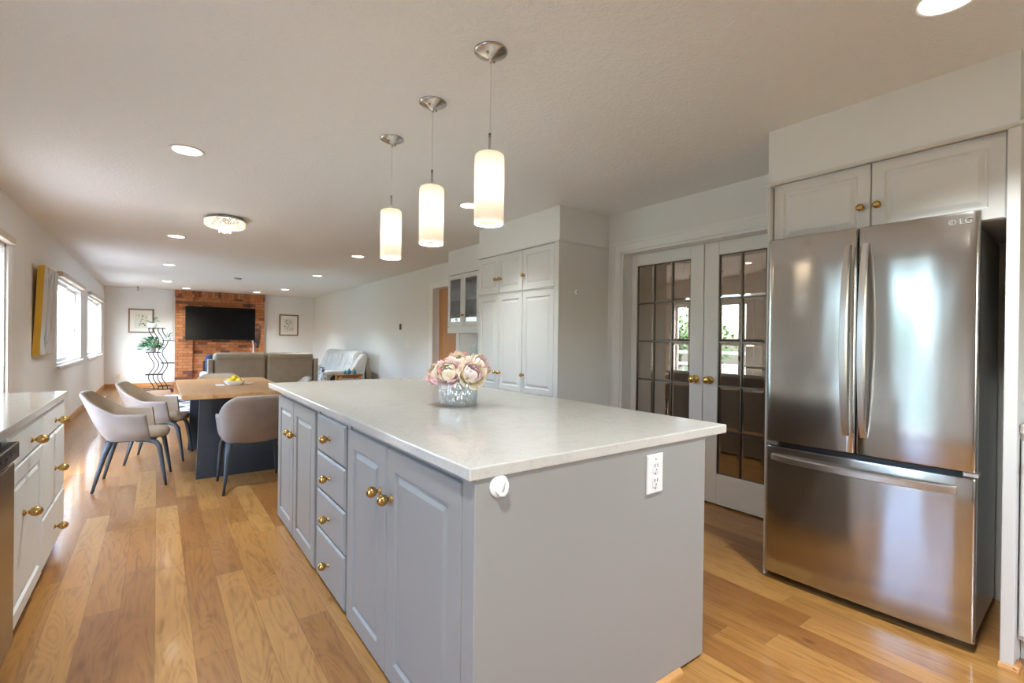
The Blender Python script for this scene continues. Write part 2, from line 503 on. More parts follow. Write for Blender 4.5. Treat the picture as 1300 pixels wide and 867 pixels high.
# ---- windows
M['tinted'] = pane_glass('daylight_dimming_glass', (.80, .83, .86), fac=.05)  # tint added to dim the daylight through the side door
def win(name, hole, sashes, valance=True, sill=True, plane=LX, sgn=-1, fn=fx, glass='pane'):
    """frame lines the hole; a sash and its pane for every span"""
    u0, u1, z0, z1 = hole
    t = .035
    b = B()
    def bar(bb, a, c, e, g, d0, d1): bb.prism([(a, e), (c, e), (c, g), (a, g)], fn, d0, d1)
    out, inn = plane+sgn*.16, plane
    bar(b, u0, u0+t, z0, z1, out, inn); bar(b, u1-t, u1, z0, z1, out, inn)
    bar(b, u0, u1, z1-t, z1, out, inn); bar(b, u0, u1, z0, z0+t, out, inn)
    root = struct(name, b, M['white'], bevel=.003)
    n = len(sashes)
    for i, (a, c) in enumerate(sashes):
        sb = B(); d0 = plane+sgn*(.07+.035*(i % 2)); d1 = d0 - sgn*.03
        s_ = .045
        lo, hi = z0+t, z1-t
        bar(sb, a, a+s_, lo, hi, d0, d1); bar(sb, c-s_, c, lo, hi, d0, d1)
        bar(sb, a+s_, c-s_, lo, lo+s_, d0, d1); bar(sb, a+s_, c-s_, hi-s_, hi, d0, d1)
        so = obj('sash', sb, M['white'], root, bevel=.003)
        pb = B(); bar(pb, a+s_, c-s_, lo+s_, hi-s_, d0-sgn*.012, d0-sgn*.016)
        obj('pane', pb, M[glass], so)
    if sill:
        sb = B(); bar(sb, u0-.03, u1+.03, z0-.03, z0+.004, plane, plane-sgn*.035)
        obj('sill', sb, M['white'], root, bevel=.004)
    if valance:
        vb = B(); bar(vb, u0-.02, u1+.02, z1-.005, z1+.055, plane, plane-sgn*.06)
        obj('blind_cassette', vb, M['cream'], root, bevel=.006)
    return root
win('window_1', W1, [(W1[0]+.035, 9.32), (9.28, W1[1]-.035)])
win('window_2', W2, [(W2[0]+.035, 12.68), (12.64, W2[1]-.035)])
win('door_5', SD, [(SD[0]+.035, SD[1]-.035)], valance=False, sill=False, glass='tinted')
win('fill_window', BW, [(BW[0]+.035, BW[1]-.035)], plane=RY0, fn=fy_)
d1 = win('door_1', PD, [(PD[0]+.035, 4.90), (4.84, PD[1]-.035)], sill=False)
b = B()
for a, c in ((PD[1], PD[1]+.15), (PD[0]-.08, PD[0])):
    b.box(LX, a, 0, LX+.018, c, PD[3])
obj('casing', b, M['white'], d1, bevel=.003)
for (h, pl) in ((SD, 0), (PD, 0), (W1, 0), (W2, 0)):
    portal(LX-.17, (h[0]+h[1])/2, (h[2]+h[3])/2, h[3]-h[2], h[1]-h[0], (0, -PI/2, 0))
portal((BW[0]+BW[1])/2, RY0-.17, (BW[2]+BW[3])/2, BW[1]-BW[0], BW[3]-BW[2], (PI/2, 0, 0))
# a window in the room behind the french doors is not seen; that room stays dim

# ---- french doors with bevelled lights
b = B()
b.box(KX-.014, FD[1], 0, KX, FD[1]+.085, FD[3]).box(KX-.014, FD[0]-.085, 0, KX, FD[0], FD[3])
b.box(KX-.014, FD[0]-.085, FD[3], KX, FD[1]+.085, FD[3]+.085)
b.box(KX-.022, FD[1]+.062, 0, KX-.0141, FD[1]+.084, FD[3]+.062).box(KX-.022, FD[0]-.084, FD[3]+.0621, KX-.0141, FD[1]+.084, FD[3]+.0845)
struct('trim_4', b, M['white'])
b = B().box(KX, FD[1]-.02, 0, KX+.14, FD[1], FD[3]).box(KX, FD[0], 0, KX+.14, FD[0]+.02, FD[3]).box(KX, FD[0], FD[3]-.02, KX+.14, FD[1], FD[3])
struct('trim_5', b, M['white'], bevel=.002)
DX = 3.445
def french(name, y0, y1, g0, g1, knob_y):
    z0, z1, gz0, gz1 = .012, 2.018, .245, 1.917
    b = B()
    b.box(DX, y0, z0, DX+.04, g0, z1).box(DX, g1, z0, DX+.04, y1, z1)
    b.box(DX, g0, z0, DX+.04, g1, gz0).box(DX, g0, gz1, DX+.04, g1, z1)
    r = struct(name, b, M['white'], bevel=.004)
    cw, ch = (g1-g0)/3, (gz1-gz0)/5
    gb, mb = B(), B()
    for i in range(3):
        for j in range(5):
            a, c, e, f = g0+i*cw+.004, g0+(i+1)*cw-.004, gz0+j*ch+.004, gz0+(j+1)*ch-.004
            k = .02
            gb.rings([[(DX+.016, a, e), (DX+.016, c, e), (DX+.016, c, f), (DX+.016, a, f)],
                      [(DX+.0125, a+k, e+k), (DX+.0125, c-k, e+k), (DX+.0125, c-k, f-k), (DX+.0125, a+k, f-k)]])
    obj('glass', gb, M['dimglass'], r)
    for i in range(4): mb.box(DX+.008, g0+i*cw-.005, gz0, DX+.026, g0+i*cw+.005, gz1)
    for j in range(6): mb.box(DX+.008, g0, gz0+j*ch-.005, DX+.026, g1, gz0+j*ch+.005)
    obj('muntins', mb, M['came'], r)
    kb = B().lathe([(.033, 0), (.033, .004), (.026, .009), (.012, .012), (.011, .03), (.02, .036), (.028, .046), (.029, .056), (.022, .066), (.008, .069)], (DX, knob_y, .955), (-1, 0, 0))
    obj('door_knob', kb, M['polbrass'], r, smooth=True)
    return r
M['came'] = mat('lead_came', (.16, .14, .12), .3, .9)
M['polbrass'] = mat('polished_brass', (.80, .56, .18), .14, 1)
french('door_2', 2.160, 2.872, 2.276, 2.812, 2.222)
french('door_3', 1.388, 2.154, 1.500, 2.034, 2.096)

# ---- doorway with a stained wood door
b = B()
for a, c in ((DW[1], DW[1]+.13), (DW[0]-.09, DW[0])):
    b.prism([(a, 0), (c, 0), (c, DW[3]), (a, DW[3])], fr_, -.016, 0)
b.prism([(DW[0]-.09, DW[3]), (DW[1]+.13, DW[3]), (DW[1]+.13, DW[3]+.09), (DW[0]-.09, DW[3]+.09)], fr_, -.016, 0)
struct('trim_6', b, M['white'])
b = B()
b.prism([(DW[0]+.02, .01), (DW[1]-.02, .01), (DW[1]-.02, DW[3]-.01), (DW[0]+.02, DW[3]-.01)], fr_, .09, .125)
d4 = struct('door_4', b, M['orangewood'])
b = B()
b.prism([(DW[0]+.005, 0), (DW[0]+.10, 0), (DW[0]+.10, DW[3]), (DW[0]+.005, DW[3])], fr_, .06, .085)
obj('door_stop', b, M['oaktrim'], d4)

# ------------------------------------------------------------------ cabinet makers
def fm(x0):            # a front facing -x, depth grows towards the room
    return lambda u, v, d: (x0-d, u, v)
def fp(x0):            # a front facing +x
    return lambda u, v, d: (x0+d, u, v)
def rect(fn, u0, u1, v0, v1, i, d):
    return [fn(u0+i, v0+i, d), fn(u1-i, v0+i, d), fn(u1-i, v1-i, d), fn(u0+i, v1-i, d)]
def panel_door(fn, u0, u1, v0, v1, m, parent, stile=.058, name='door'):
    prof = [(0, 0), (0, .015), (.004, .019), (stile, .019), (stile+.007, .010), (stile+.014, .010), (stile+.034, .017)]
    return obj(name, B().rings([rect(fn, u0, u1, v0, v1, i, d) for i, d in prof], True), m, parent)
def slab_front(fn, u0, u1, v0, v1, m, parent, name='drawer'):
    prof = [(0, 0), (0, .012), (.011, .019)]
    return obj(name, B().rings([rect(fn, u0, u1, v0, v1, i, d) for i, d in prof], True), m, parent)
def knob(fn, u, v, parent, r=.0165, m=None, oval=1.0):
    c = Vector(fn(u, v, .018)); ax = Vector(fn(u, v, 1)) - Vector(fn(u, v, 0))
    k = r/.0165
    prof = [(.0125, 0), (.0125, .003), (.009, .005), (.0055, .008), (.0055, .012), (.0085, .0145), (.0145, .019), (.0180, .026), (.0188, .031), (.0175, .037), (.013, .0435), (.007, .0475), (.002, .0488)]
    return obj('knob', B().lathe([(a*k, h*k*oval) for a, h in prof], c, ax, 18), m or M['brass'], parent, smooth=True)

# ------------------------------------------------------------------ kitchen island
IX0, IX1, IY0, IY1 = .660, 1.900, 1.077, 3.914
isl = thing('kitchen_island', 'long grey painted kitchen island with panelled doors and four drawers', 'kitchen island', (1.22, 2.37, 0))
b = B().box(.700, 1.090, .012, 1.756, 3.66, .872)
obj('carcass', b, M['grey'], isl)
obj('end_panel', B().prism([(.6815, 1.084), (1.756, 1.084), (1.756, 1.0895), (.6995, 1.0895), (.6995, 1.149), (.6815, 1.149)], lambda u, v, d: (u, v, d), .010, .872), M['grey'], isl, bevel=.006, seg=4)
obj('toe_kick', B().box(.745, 1.12, 0, 1.70, 3.60, .02), M['dark'], isl)
F = fm(.700)
dr = []
for (u0, u1, ku) in ((3.198, 3.655, 3.245), (2.692, 3.190, 3.140), (1.700, 2.140, 1.755), (1.155, 1.692, 1.645)):
    d = panel_door(F, u0, u1, .012, .846, M['grey'], isl, stile=.075)
    knob(F, ku, .652 if ku > 2.5 else .672, d, .0175 if ku > 2.5 else .0185)
for v0, v1 in ((.660, .846), (.466, .653), (.266, .459), (.014, .259)):
    d = slab_front(F, 2.182, 2.652, v0, v1, M['grey'], isl)
    knob(F, 2.417, (v0+v1)/2, d, .0175)
for y in (2.141, 2.653): obj('rail', B().box(.694, y, .012, .7005, y+.038, .872), M['grey'], isl)
tag(obj('island_countertop', B().box(IX0, IY0, .873, IX1, IY1, .908), M['quartz'], bevel=.004, seg=2), 'white quartz worktop with glossy surface lying on the grey island', 'countertop')
# quarter round left on the floor along the end
b = B()
b.prism([(0, 0), (.018, 0), (.016, .008), (.009, .016), (0, .018)], lambda u, v, d: (d, 1.082-u, v), .90, 1.60)
tag(obj('floor_moulding', b, M['oaktrim']), 'short orange wood quarter round moulding on floor at island end', 'moulding')
# outlet on the end panel
def outlet(name, c, fn, label, cat, w_=.076, h_=.122, group=None, duplex=True, m=None, parent=None):
    """fn(u,v,d): u right, v up, d out of the wall"""
    t = thing(name, label, cat, c, 0, group)
    b = B().rings([rect(fn, -w_/2, w_/2, -h_/2, h_/2, i, d) for i, d in ((0, .0005), (0, .004), (.004, .007))], True)
    obj('cover_plate', b, m or M['plastic'], t, local=True)
    if duplex:
        for s in (-1, 1):
            bb = B().rings([rect(fn, -.017, .017, s*.026-.019, s*.026+.019, i, d) for i, d in ((0, .007), (.002, .010))])
            so = obj('socket', bb, m or M['plastic'], t, local=True)
            bb = B()
            for k in (-.0075, .0075): bb.rings([rect(fn, k-.0016, k+.0016, s*.026-.002, s*.026+.010, 0, d) for d in (.0098, .0106)])
            bb.rings([rect(fn, -.0025, .0025, s*.026-.013, s*.026-.008, 0, d) for d in (.0098, .0106)])
            obj('slots', bb, M['black'], so, local=True)
        for v in (-.052, 0, .052): obj('screw', B().lathe([(.0035, .006), (.003, .0085)], fn(0, v, 0), Vector(fn(0, 0, 1))-Vector(fn(0, 0, 0)), 8), M['chrome'], t, local=True)
    return t
fny = lambda u, v, d: (u, -d, v)
outlet('power_outlet', (1.434, 1.0838, .776), fny, 'white double power outlet on the grey end of the island', 'power outlet', .089, .138)
# self-adhesive hook
hk = thing('adhesive_hook', 'small round white adhesive hook under the worktop edge on island end', 'hook', (.757, 1.0838, .846))
obj('backplate', B().lathe([(.031, .0), (.031, .004), (.026, .008), (.001, .008)], (0, 0, 0), (0, -1, 0), 28), M['ceramic'], hk, smooth=True, local=True)
pts = [(-.010, -.005, .006), (-.010, -.011, -.010), (-.004, -.016, -.020), (.005, -.018, -.021), (.013, -.019, -.014), (.016, -.019, .0), (.016, -.018, .012)]
obj('hook_arm', B().tube(pts, [.006, .006, .006, .006, .0055, .005, .004], 10), M['ceramic'], hk, smooth=True, local=True)

# ------------------------------------------------------------------ left run along the wall
t = thing('drawer_cabinet', 'white base cabinet of three drawers at the end of left counter', 'cabinet', (-.71, 3.535, 0))
XL = -.459
obj('carcass', B().box(LX+.002, 3.198, .09, XL, 3.872, .872).box(LX+.002, 3.198, 0, XL-.06, 3.85, .09), M['cab_white'], t)
for v0, v1 in ((.728, .862), (.356, .720), (.098, .348)):
    d = slab_front(fp(XL), 3.206, 3.866, v0, v1, M['cab_white'], t)
    knob(fp(XL), 3.535, (v0+v1)/2-.01, d, .018, oval=1.12)
t = thing('base_cabinet', 'white base cabinet with one drawer above a panelled door beside dishwasher', 'cabinet', (-.71, 2.85, 0))
obj('carcass', B().box(LX+.002, 2.528, .09, XL, 3.196, .872).box(LX+.002, 2.528, 0, XL-.06, 3.196, .09), M['cab_white'], t)
d = slab_front(fp(XL), 2.534, 3.190, .728, .862, M['cab_white'], t); knob(fp(XL), 2.93, .785, d, .018, oval=1.12)
d = panel_door(fp(XL), 2.534, 3.190, .098, .720, M['cab_white'], t); knob(fp(XL), 2.80, .505, d, .018, oval=1.12)
t = thing('dishwasher', 'stainless steel dishwasher with dark control strip at left edge under counter', 'dishwasher', (-.70, 2.2, 0))
obj('body', B().box(LX+.05, 1.915, .1, -.455, 2.515, .868).box(LX+.05, 1.915, 0, -.52, 2.515, .1), M['black'], t)
M['darksteel'] = mat('dark_stainless_steel', (.20, .19, .175), .16, 1)
obj('door', B().box(-.455, 1.918, .105, -.420, 2.512, .775), M['darksteel'], t, bevel=.006)
cp = obj('control_panel', B().box(-.455, 1.918, .792, -.408, 2.512, .850), M['darksteel'], t, bevel=.004)
for k in range(6): obj('button', B().lathe([(.006, 0), (.006, .002)], (-.408, 2.05+k*.07, .822), (1, 0, 0), 10), M['black'], cp)
tag(obj('left_countertop', B().box(LX, 1.90, .873, -.430, 3.892, .910), M['quartz'], bevel=.004), 'white glossy quartz worktop along the left wall over dishwasher', 'countertop')
bb = B()

# ------------------------------------------------------------------ refrigerator
fz = thing('refrigerator', 'tall stainless steel french door refrigerator with bottom freezer drawer', 'refrigerator', (2.632, .8585, 0), math.radians(2.67))
HW = .409
obj('body', B().box(.082, -.402, .035, .62, .385, 1.735).box(.10, -.39, .0, .60, .375, .035), M['steelside'], fz, local=True, bevel=.006)
obj('gasket', B().box(.040, -.395, .05, .0815, .385, 1.733), M['black'], fz, local=True)
def fdoor(y0, y1, z0, z1, name):
    # a slightly crowned door skin
    n = 12; rows = []
    zz = [z0, z0+.004, z0+.012] + [z0+(z1-z0)*k/6 for k in range(1, 6)] + [z1-.012, z1-.004, z1]
    b = B()
    loops = []
    def xs(y):
        s = min(y-y0, y1-y)
        e = .010*max(0, 1-s/.014)**2
        return e + .006*(1-math.cos(PI*((y-(y0+y1)/2)/(y1-y0))))
    ys = [y0, y0+.003, y0+.007, y0+.014] + [y0+(y1-y0)*k/n for k in range(1, n)] + [y1-.014, y1-.007, y1-.003, y1]
    for j, z in enumerate(zz):
        e = (.008, .002, 0)[min(j, len(zz)-1-j)] if min(j, len(zz)-1-j) < 3 else 0
        loops.append([(xs(y)+e, y, z) for y in ys] + [(.040, y1, z), (.040, y0, z)])
    b.rings(loops, True, True)
    o = obj(name, b, M['steel'], fz, local=True)
    shade_by_angle(o, 30)
    return o
dl = fdoor(.010, HW, .729, 1.793, 'door')
drt = fdoor(-HW, .004, .729, 1.793, 'door')
fr = fdoor(-HW, HW, .036, .708, 'freezer_drawer')
# bowed handles
def vhandle(y, par):
    L_ = []
    n = 16
    for k in range(n+1):
        s = k/n; z = .815 + (1.712-.815)*s
        bow = math.sin(PI*s)**.6 if 0 < s < 1 else 0
        x = -.004 - .058*bow
        hw = .0165 - .003*abs(2*s-1)**3
        L_.append([(x, y-hw, z), (x-.012, y-hw*.7, z), (x-.012, y+hw*.7, z), (x, y+hw, z), (x+.007, y+hw*.6, z), (x+.007, y-hw*.6, z)])
    o = obj('handle', B().rings(L_, True, True), M['handle'], par, local=True); shade_by_angle(o, 50)
vhandle(.040, dl); vhandle(-.030, drt)
L_ = []
for k in range(21):
    s = k/20; y = -.352 + .724*s
    bow = math.sin(PI*s)**.6 if 0 < s < 1 else 0
    x = -.003 - .055*bow; z = .652; hw = .0175
    L_.append([(x, y, z-hw), (x-.012, y, z-hw*.7), (x-.012, y, z+hw*.7), (x, y, z+hw), (x+.007, y, z+hw*.6), (x+.007, y, z-hw*.6)])
o = obj('handle', B().rings(L_, True, True), M['handle'], fr, local=True); shade_by_angle(o, 50)
hb = B()
for s in (-1, 1):
    obj('hinge_cover', B().box(.048, s*.375-.018, 1.7355, .088, s*.375+.010, 1.752), M['steelside'], fz, local=True, bevel=.004)
    obj('hinge', B().box(.018, s*.385-.03, .7095, .07, s*.385+.02, .7275), M['handle'], fz, local=True, bevel=.003)
# maker's mark on the right door: round badge and two letters
tx = bpy.data.curves.new('mark', 'FONT'); tx.body = 'LG'; tx.size = .034; tx.extrude = .0006; tx.align_x = 'LEFT'
to = bpy.data.objects.new('mark', tx); COL.objects.link(to)
bpy.context.view_layer.update()
dg = bpy.context.evaluated_depsgraph_get()
tme = bpy.data.meshes.new_from_object(to.evaluated_get(dg))
bpy.data.objects.remove(to)
tb = B(); tb.bm.from_mesh(tme); bpy.data.meshes.remove(tme)
R_ = Matrix(((0, 0, -1, .0018), (-1, 0, 0, -.345), (0, 1, 0, 1.745), (0, 0, 0, 1)))
bmesh.ops.transform(tb.bm, matrix=R_, verts=tb.bm.verts)
def ring2(bb, c, r0, r1, a0=0, a1=2*PI, n=24):
    for k in range(n):
        a, e = a0+(a1-a0)*k/n, a0+(a1-a0)*(k+1)/n
        q = [(c[0]-.0006, c[1]-math.cos(t_)*r_, c[2]+math.sin(t_)*r_) for r_, t_ in ((r0, a), (r1, a), (r1, e), (r0, e))]
        bb.face(q)
ring2(tb, (.0018, -.325, 1.7555), .0095, .0115)
tb.box(.001, -.3265, 1.750, .0016, -.3235, 1.762)
mo = obj('logo', tb, M['logo'] if 'logo' in M else M['steelside'], drt, local=True)

# ------------------------------------------------------------------ cabinet over the refrigerator
t = thing('overhead_cabinet', 'white two door cabinet above the refrigerator', 'cabinet', (2.99, .82, 0))
XO = 2.711
obj('carcass', B().box(XO, .3785, 1.752, KX-.002, 1.278, 2.104), M['cab_white'], t)
for u0, u1, ku in ((.3835, .830, .802), (.836, 1.274, .868)):
    d = panel_door(fm(XO), u0, u1, 1.753, 2.098, M['cab_white'], t, stile=.05); knob(fm(XO), ku, 1.892, d, .0155)
b = B()
pr = [(0, 0), (.012, .002), (.020, .010), (.020, .016), (0, .016)]
b.prism(pr, lambda u, v, d: (2.668-u, d, 2.092+v), .325, 1.304)
b.prism(pr, lambda u, v, d: (d, .3395-u, 2.092+v), 2.64, KX-.002)
obj('crown_moulding', b, M['cab_white'], t)
b = B()
b.prism([(0, 0), (.016, 0), (.015, .008), (.008, .018), (0, .022)], lambda u, v, d: (2.6518-u, d, v), .322, .379)
b.prism([(0, 0), (.016, 0), (.015, .008), (.008, .018), (0, .022)], lambda u, v, d: (d, .338-u, v), 2.64, 2.72)
tag(obj('floor_moulding', b, M['oaktrim']), 'small oak shoe moulding at foot of white panel right of refrigerator', 'moulding')
tag(obj('cabinet_panel', B().box(2.652, .338, 0.0, KX-.002, .3765, 2.0915), M['cab_white'], bevel=.003), 'tall narrow white panel standing right of the refrigerator', 'cabinet panel')
tag(obj('cabinet_panel', B().box(2.655, 1.2795, 0.0, KX-.002, 1.289, 2.0915), M['cab_white']), 'thin white panel between refrigerator and french doors', 'cabinet panel')
# base unit at the right edge of the frame
t = thing('base_cabinet', 'white base cabinet at the right edge next to refrigerator panel', 'cabinet', (3.0, -.1, 0))
obj('carcass', B().box(2.725, -.60, .10, KX-.002, .3365, .905).box(2.79, -.60, 0, KX-.002, .3365, .10), M['cab_white'], t)
for u0 in (-.595, -.127):
    d = panel_door(fm(2.725), u0, u0+.461, .12, .885, M['cab_white'], t); knob(fm(2.725), u0+.40, .78, d)
tag(obj('right_countertop', B().box(2.695, -.60, .906, KX-.002, .3372, .942), M['quartz'], bevel=.003), 'white worktop sliver at the right edge beside refrigerator panel', 'countertop')

# ------------------------------------------------------------------ pantry
t = thing('pantry_cabinet', 'tall white pantry cabinet with panelled doors left of the french doors', 'cabinet', (3.02, 3.68, 0))
XP = PF+.019
obj('carcass', B().box(XP, PY0+.012, .10, KX-.002, PY1, 2.096).box(XP+.06, PY0+.012, 0, KX-.002, PY1, .10), M['cab_white'], t)
obj('side_panel', B().box(XP+.0005, PY0, 0, KX-.002, PY0+.0115, 2.0875), M['cab_white'], t)
obj('corner_post', B().box(PF-.001, PY0, 0, XP, PY0+.056, 2.0875), M['cab_white'], t, bevel=.002)
cols = ((3.106, 3.545, 3.520), (3.551, 3.928, 3.895), (3.934, 4.304, 3.966))
for u0, u1, ku in cols:
    d = panel_door(fm(XP), u0, u1, 1.708, 2.078, M['cab_white'], t, stile=.05); knob(fm(XP), ku, 1.845, d, .0155)
    d = panel_door(fm(XP), u0, u1, .762, 1.688, M['cab_white'], t, stile=.05); knob(fm(XP), ku, .925, d, .0155)
    d = panel_door(fm(XP), u0, u1, .115, .742, M['cab_white'], t, stile=.05); knob(fm(XP), ku, .66, d, .0155)
obj('top_trim', B().prism([(PF-.007, PY0-.005), (KX-.002, PY0-.005), (KX-.002, PY0+.012), (PF+.03, PY0+.012), (PF+.03, PY1), (PF-.007, PY1)], lambda u, v, d: (u, v, d), 2.088, 2.0975), M['cab_white'], t)
# door chime / sensor on the side
t = thing('wall_sensor', 'tiny round white sensor stuck on the pantry side panel', 'sensor', (2.925, PY0, 1.668))
obj('housing', B().lathe([(.019, .0), (.019, .008), (.014, .013), (.001, .014)], (0, 0, 0), (0, -1, 0), 20), M['plastic'], t, smooth=True, local=True)
obj('lens', B().lathe([(.007, .013), (.006, .016), (.001, .017)], (0, 0, 0), (0, -1, 0), 12), M['navy'], t, smooth=True, local=True)

# ------------------------------------------------------------------ glass fronted wall cabinet and the base under it
t = thing('glass_cabinet', 'white wall cabinet with two glass doors beyond the pantry', 'cabinet', (3.28, 5.0, 1.325))
XG = 3.09; XB = rwx(4.4)-.004
b = B().box(XG, PY1+.002, 1.40, XB, 4.845, 2.072)
b.box(XG, 4.845, 1.40, XB, 5.612, 1.418).box(XG, 4.845, 2.054, XB, 5.612, 2.072).box(XG, 5.594, 1.418, XB, 5.612, 2.054).box(XB-.012, 4.845, 1.418, XB, 5.594, 2.054)
obj('carcass', b, M['cab_white'], t)
obj('shelf', B().box(XG+.02, 4.846, 1.742, XB-.013, 5.593, 1.760), M['cab_white'], t)
obj('light_valance', B().box(XG-.018, PY1+.002, 1.325, XG, 5.612, 1.399).box(XG, 5.594, 1.325, XB, 5.612, 1.399), M['cab_white'], t)
for u0, u1, ku in ((4.850, 5.228, 5.20), (5.234, 5.608, 5.262)):
    b = B()
    s_ = .055
    b.box(XG-.019, u0, 1.412, XG, u0+s_, 2.066).box(XG-.019, u1-s_, 1.412, XG, u1, 2.066)
    b.box(XG-.019, u0+s_, 1.412, XG, u1-s_, 1.412+s_).box(XG-.019, u0+s_, 2.066-s_, XG, u1-s_, 2.066)
    d = obj('door', b, M['cab_white'], t, bevel=.003)
    obj('glass', B().box(XG-.012, u0+s_, 1.412+s_, XG-.008, u1-s_, 2.066-s_), M['cabglass'], d)
    knob(fm(XG), ku, 1.55, d, .0145)
t = thing('sideboard_cabinet', 'white base cabinet with pale top under the glass wall cabinet', 'cabinet', (3.15, 4.95, 0))
obj('carcass', B().box(2.92, PY1+.002, .1, XB, 5.60, .868).box(2.98, PY1+.002, 0, XB, 5.60, .1), M['cab_white'], t)
for u0 in (4.33, 4.75, 5.17):
    d = panel_door(fm(2.92), u0, u0+.412, .115, .86, M['cab_white'], t); knob(fm(2.92), u0+.37, .72, d)
obj('worktop', B().box(2.885, PY1+.002, .868, XB, 5.615, .905), M['quartz'], t, bevel=.003)
M['clear'] = pane_glass('clear_glass', (.93, .97, .98), (1, 1, 1), .18)
for k, (x, y, h, lab) in enumerate(((3.30, 5.30, .30, 'tall clear glass carafe on the sideboard under the glass cabinet'), (3.33, 5.42, .22, 'shorter clear glass bottle at the left end of the sideboard'))):
    o = obj('carafe', B().lathe([(.001, 0), (.045, 0), (.05, .02), (.05, h*.6), (.022, h*.8), (.02, h), (.026, h+.01)], (x, y, .9055), (0, 0, 1), 20, cap=False), M['clear'], smooth=True)
    tag(o, lab, 'carafe')

# ------------------------------------------------------------------ vase of roses on the island
VX, VY, VZ = 1.245, 2.155, .9085
b = B()
pr = [(.001, .0), (.088, .0), (.093, .006), (.095, .02), (.097, .06), (.099, .115), (.099, .122), (.094, .122), (.092, .06), (.089, .022), (.001, .016)]
seg = 72
Lp = []
for r, h in pr:
    row = []
    for k in range(seg):
        a = 2*PI*k/seg
        rr = r
        if .01 < h < .12 and r > .0925 and r not in (.094, .092): rr = r*(1 + .028*abs(math.sin(9*a + h*0)) + .012*math.sin(18*a + h*130))
        row.append((VX+rr*math.cos(a), VY+rr*math.sin(a), VZ+h))
    Lp.append(row)
b.rings(Lp, True, True)
tag(obj('flower_vase', b, M['vase'], smooth=True), 'round cut glass vase holding pink roses on the island', 'vase')
M['petalpink'] = leafmat('pink_petals', (.92, .45, .47), (.97, .72, .68))
M['petalcream'] = leafmat('cream_petals', (.97, .86, .74), (.97, .86, .64))
M['petalpale'] = leafmat('pale_pink_petals', (.96, .72, .71), (.98, .88, .82))
def petal(bb, R, az, rad, th0, th1, wid, flare, squash=.86):
    """a cupped petal: from the base of the head up to polar angle th1, over the azimuth width wid"""
    n, k = 6, 6
    P_ = []
    for i in range(n+1):
        t_ = i/n
        th = th0 + (th1-th0)*t_
        w_ = wid*math.sin(PI*(.22+.62*t_))**.8
        row = []
        for j in range(k+1):
            q = (j/k-.5)*2
            a = az + q*w_
            edge = 1 - .10*q*q*t_
            rr = rad*(1 + flare*t_**3 - .05*(1-t_)) 
            tt = th + (.30*q*q*t_**2 if th1 < 1.2 else .22*q*q*t_**2)
            row.append(R @ Vector((rr*edge*math.sin(tt)*math.cos(a), rr*edge*math.sin(tt)*math.sin(a), rr*squash*math.cos(tt) - flare*rad*.35*t_**4)))
        P_.append(row)
    bb.grid(P_)
ros = [  # dx, dz, dy, r, outer colour, label
 (-.112, .178, -.02, .052, 'petalpink', 'deep pink rose at far left of the bouquet'),
 (-.048, .180, -.075, .058, 'petalpale', 'big pale pink rose facing front, left of the bouquet middle'),
 (.080, .176, -.070, .056, 'petalcream', 'large cream rose facing front at right of the bouquet'),
 (.118, .215, .015, .050, 'petalcream', 'yellowish cream rose at the far right of the bouquet'),
 (.002, .232, .010, .052, 'petalpink', 'pink rose at the very top of the bouquet'),
 (-.062, .216, .035, .048, 'petalpale', 'pale pink rose at upper left behind the bouquet front'),
 (.058, .224, .060, .046, 'petalpale', 'blush rose at the back right of the bouquet top'),
]
def rmat(v):
    return v.to_track_quat('Z', 'Y').to_matrix()
for dx, dz, dy, r, mc, lab in ros:
    # local frame of the picture: right = (cos, -sin)
    wx, wy = dx*rt.x + dy*fw.x, dx*rt.y + dy*fw.y
    r *= 1.06
    c = Vector((VX+wx, VY+wy, VZ+dz-.006))
    d = Vector((wx*1.4 - fw.x*.09, wy*1.4 - fw.y*.09, .12)).normalized()
    t = thing('rose', lab, 'flower', (VX+wx*.25, VY+wy*.25, VZ+.03), 0, 'roses in the glass vase')
    R = rmat(d)
    ob, ib = B(), B()
    for ring, (n, rk, t1, wd, fl, bbk) in enumerate(((8, 1.05, 1.55, .46, .34, ob), (8, 1.0, 1.25, .46, .28, ob), (7, .92, 1.0, .50, .22, ob), (7, .80, .78, .54, .18, ib), (6, .66, .58, .60, .14, ib), (5, .50, .42, .70, .10, ib), (4, .36, .28, .85, .05, ib))):
        for k in range(n):
            petal(bbk, R, 2*PI*(k+.5*(ring % 2))/n + random.uniform(-.18, .18) + ring*.4, r*rk*random.uniform(.96, 1.05), 2.75, t1+random.uniform(-.14, .14), wd*random.uniform(.85, 1.15), fl+random.uniform(-.06, .08))
    ib.ball((0, 0, -r*.1), (r*.40, r*.40, r*.36), 14, 8)
    for bb in (ob, ib): bmesh.ops.translate(bb.bm, verts=bb.bm.verts, vec=c)
    obj('outer_petals', ob, M[mc], t, smooth=True, norm=False)
    obj('inner_petals', ib, M['petalcream'] if mc != 'petalcream' else M['petalpale'], t, smooth=True, norm=False)
    base = Vector((VX-wx*.35, VY-wy*.35, VZ+.022))
    st = B().tube([base, (base+c)/2 + Vector((wx*.1, wy*.1, .0)), c - d*r*.8], .0028, 6)
    obj('stem', st, M['stem'], t, smooth=True)
    lb = B()
    for k in range(2):
        p0 = c - d*(r+.012*k)
        e = Vector((random.uniform(-1, 1), random.uniform(-1, 1), random.uniform(-.2, .5))).normalized()
        s_ = e.cross(Vector((0, 0, 1))).normalized()
        lb.grid([[p0, p0, p0], [p0+e*.02-s_*.011, p0+e*.02+Vector((0, 0, .003)), p0+e*.02+s_*.011], [p0+e*.045, p0+e*.045, p0+e*.045]])
    obj('leaf', lb, M['leaf'], t, norm=False)

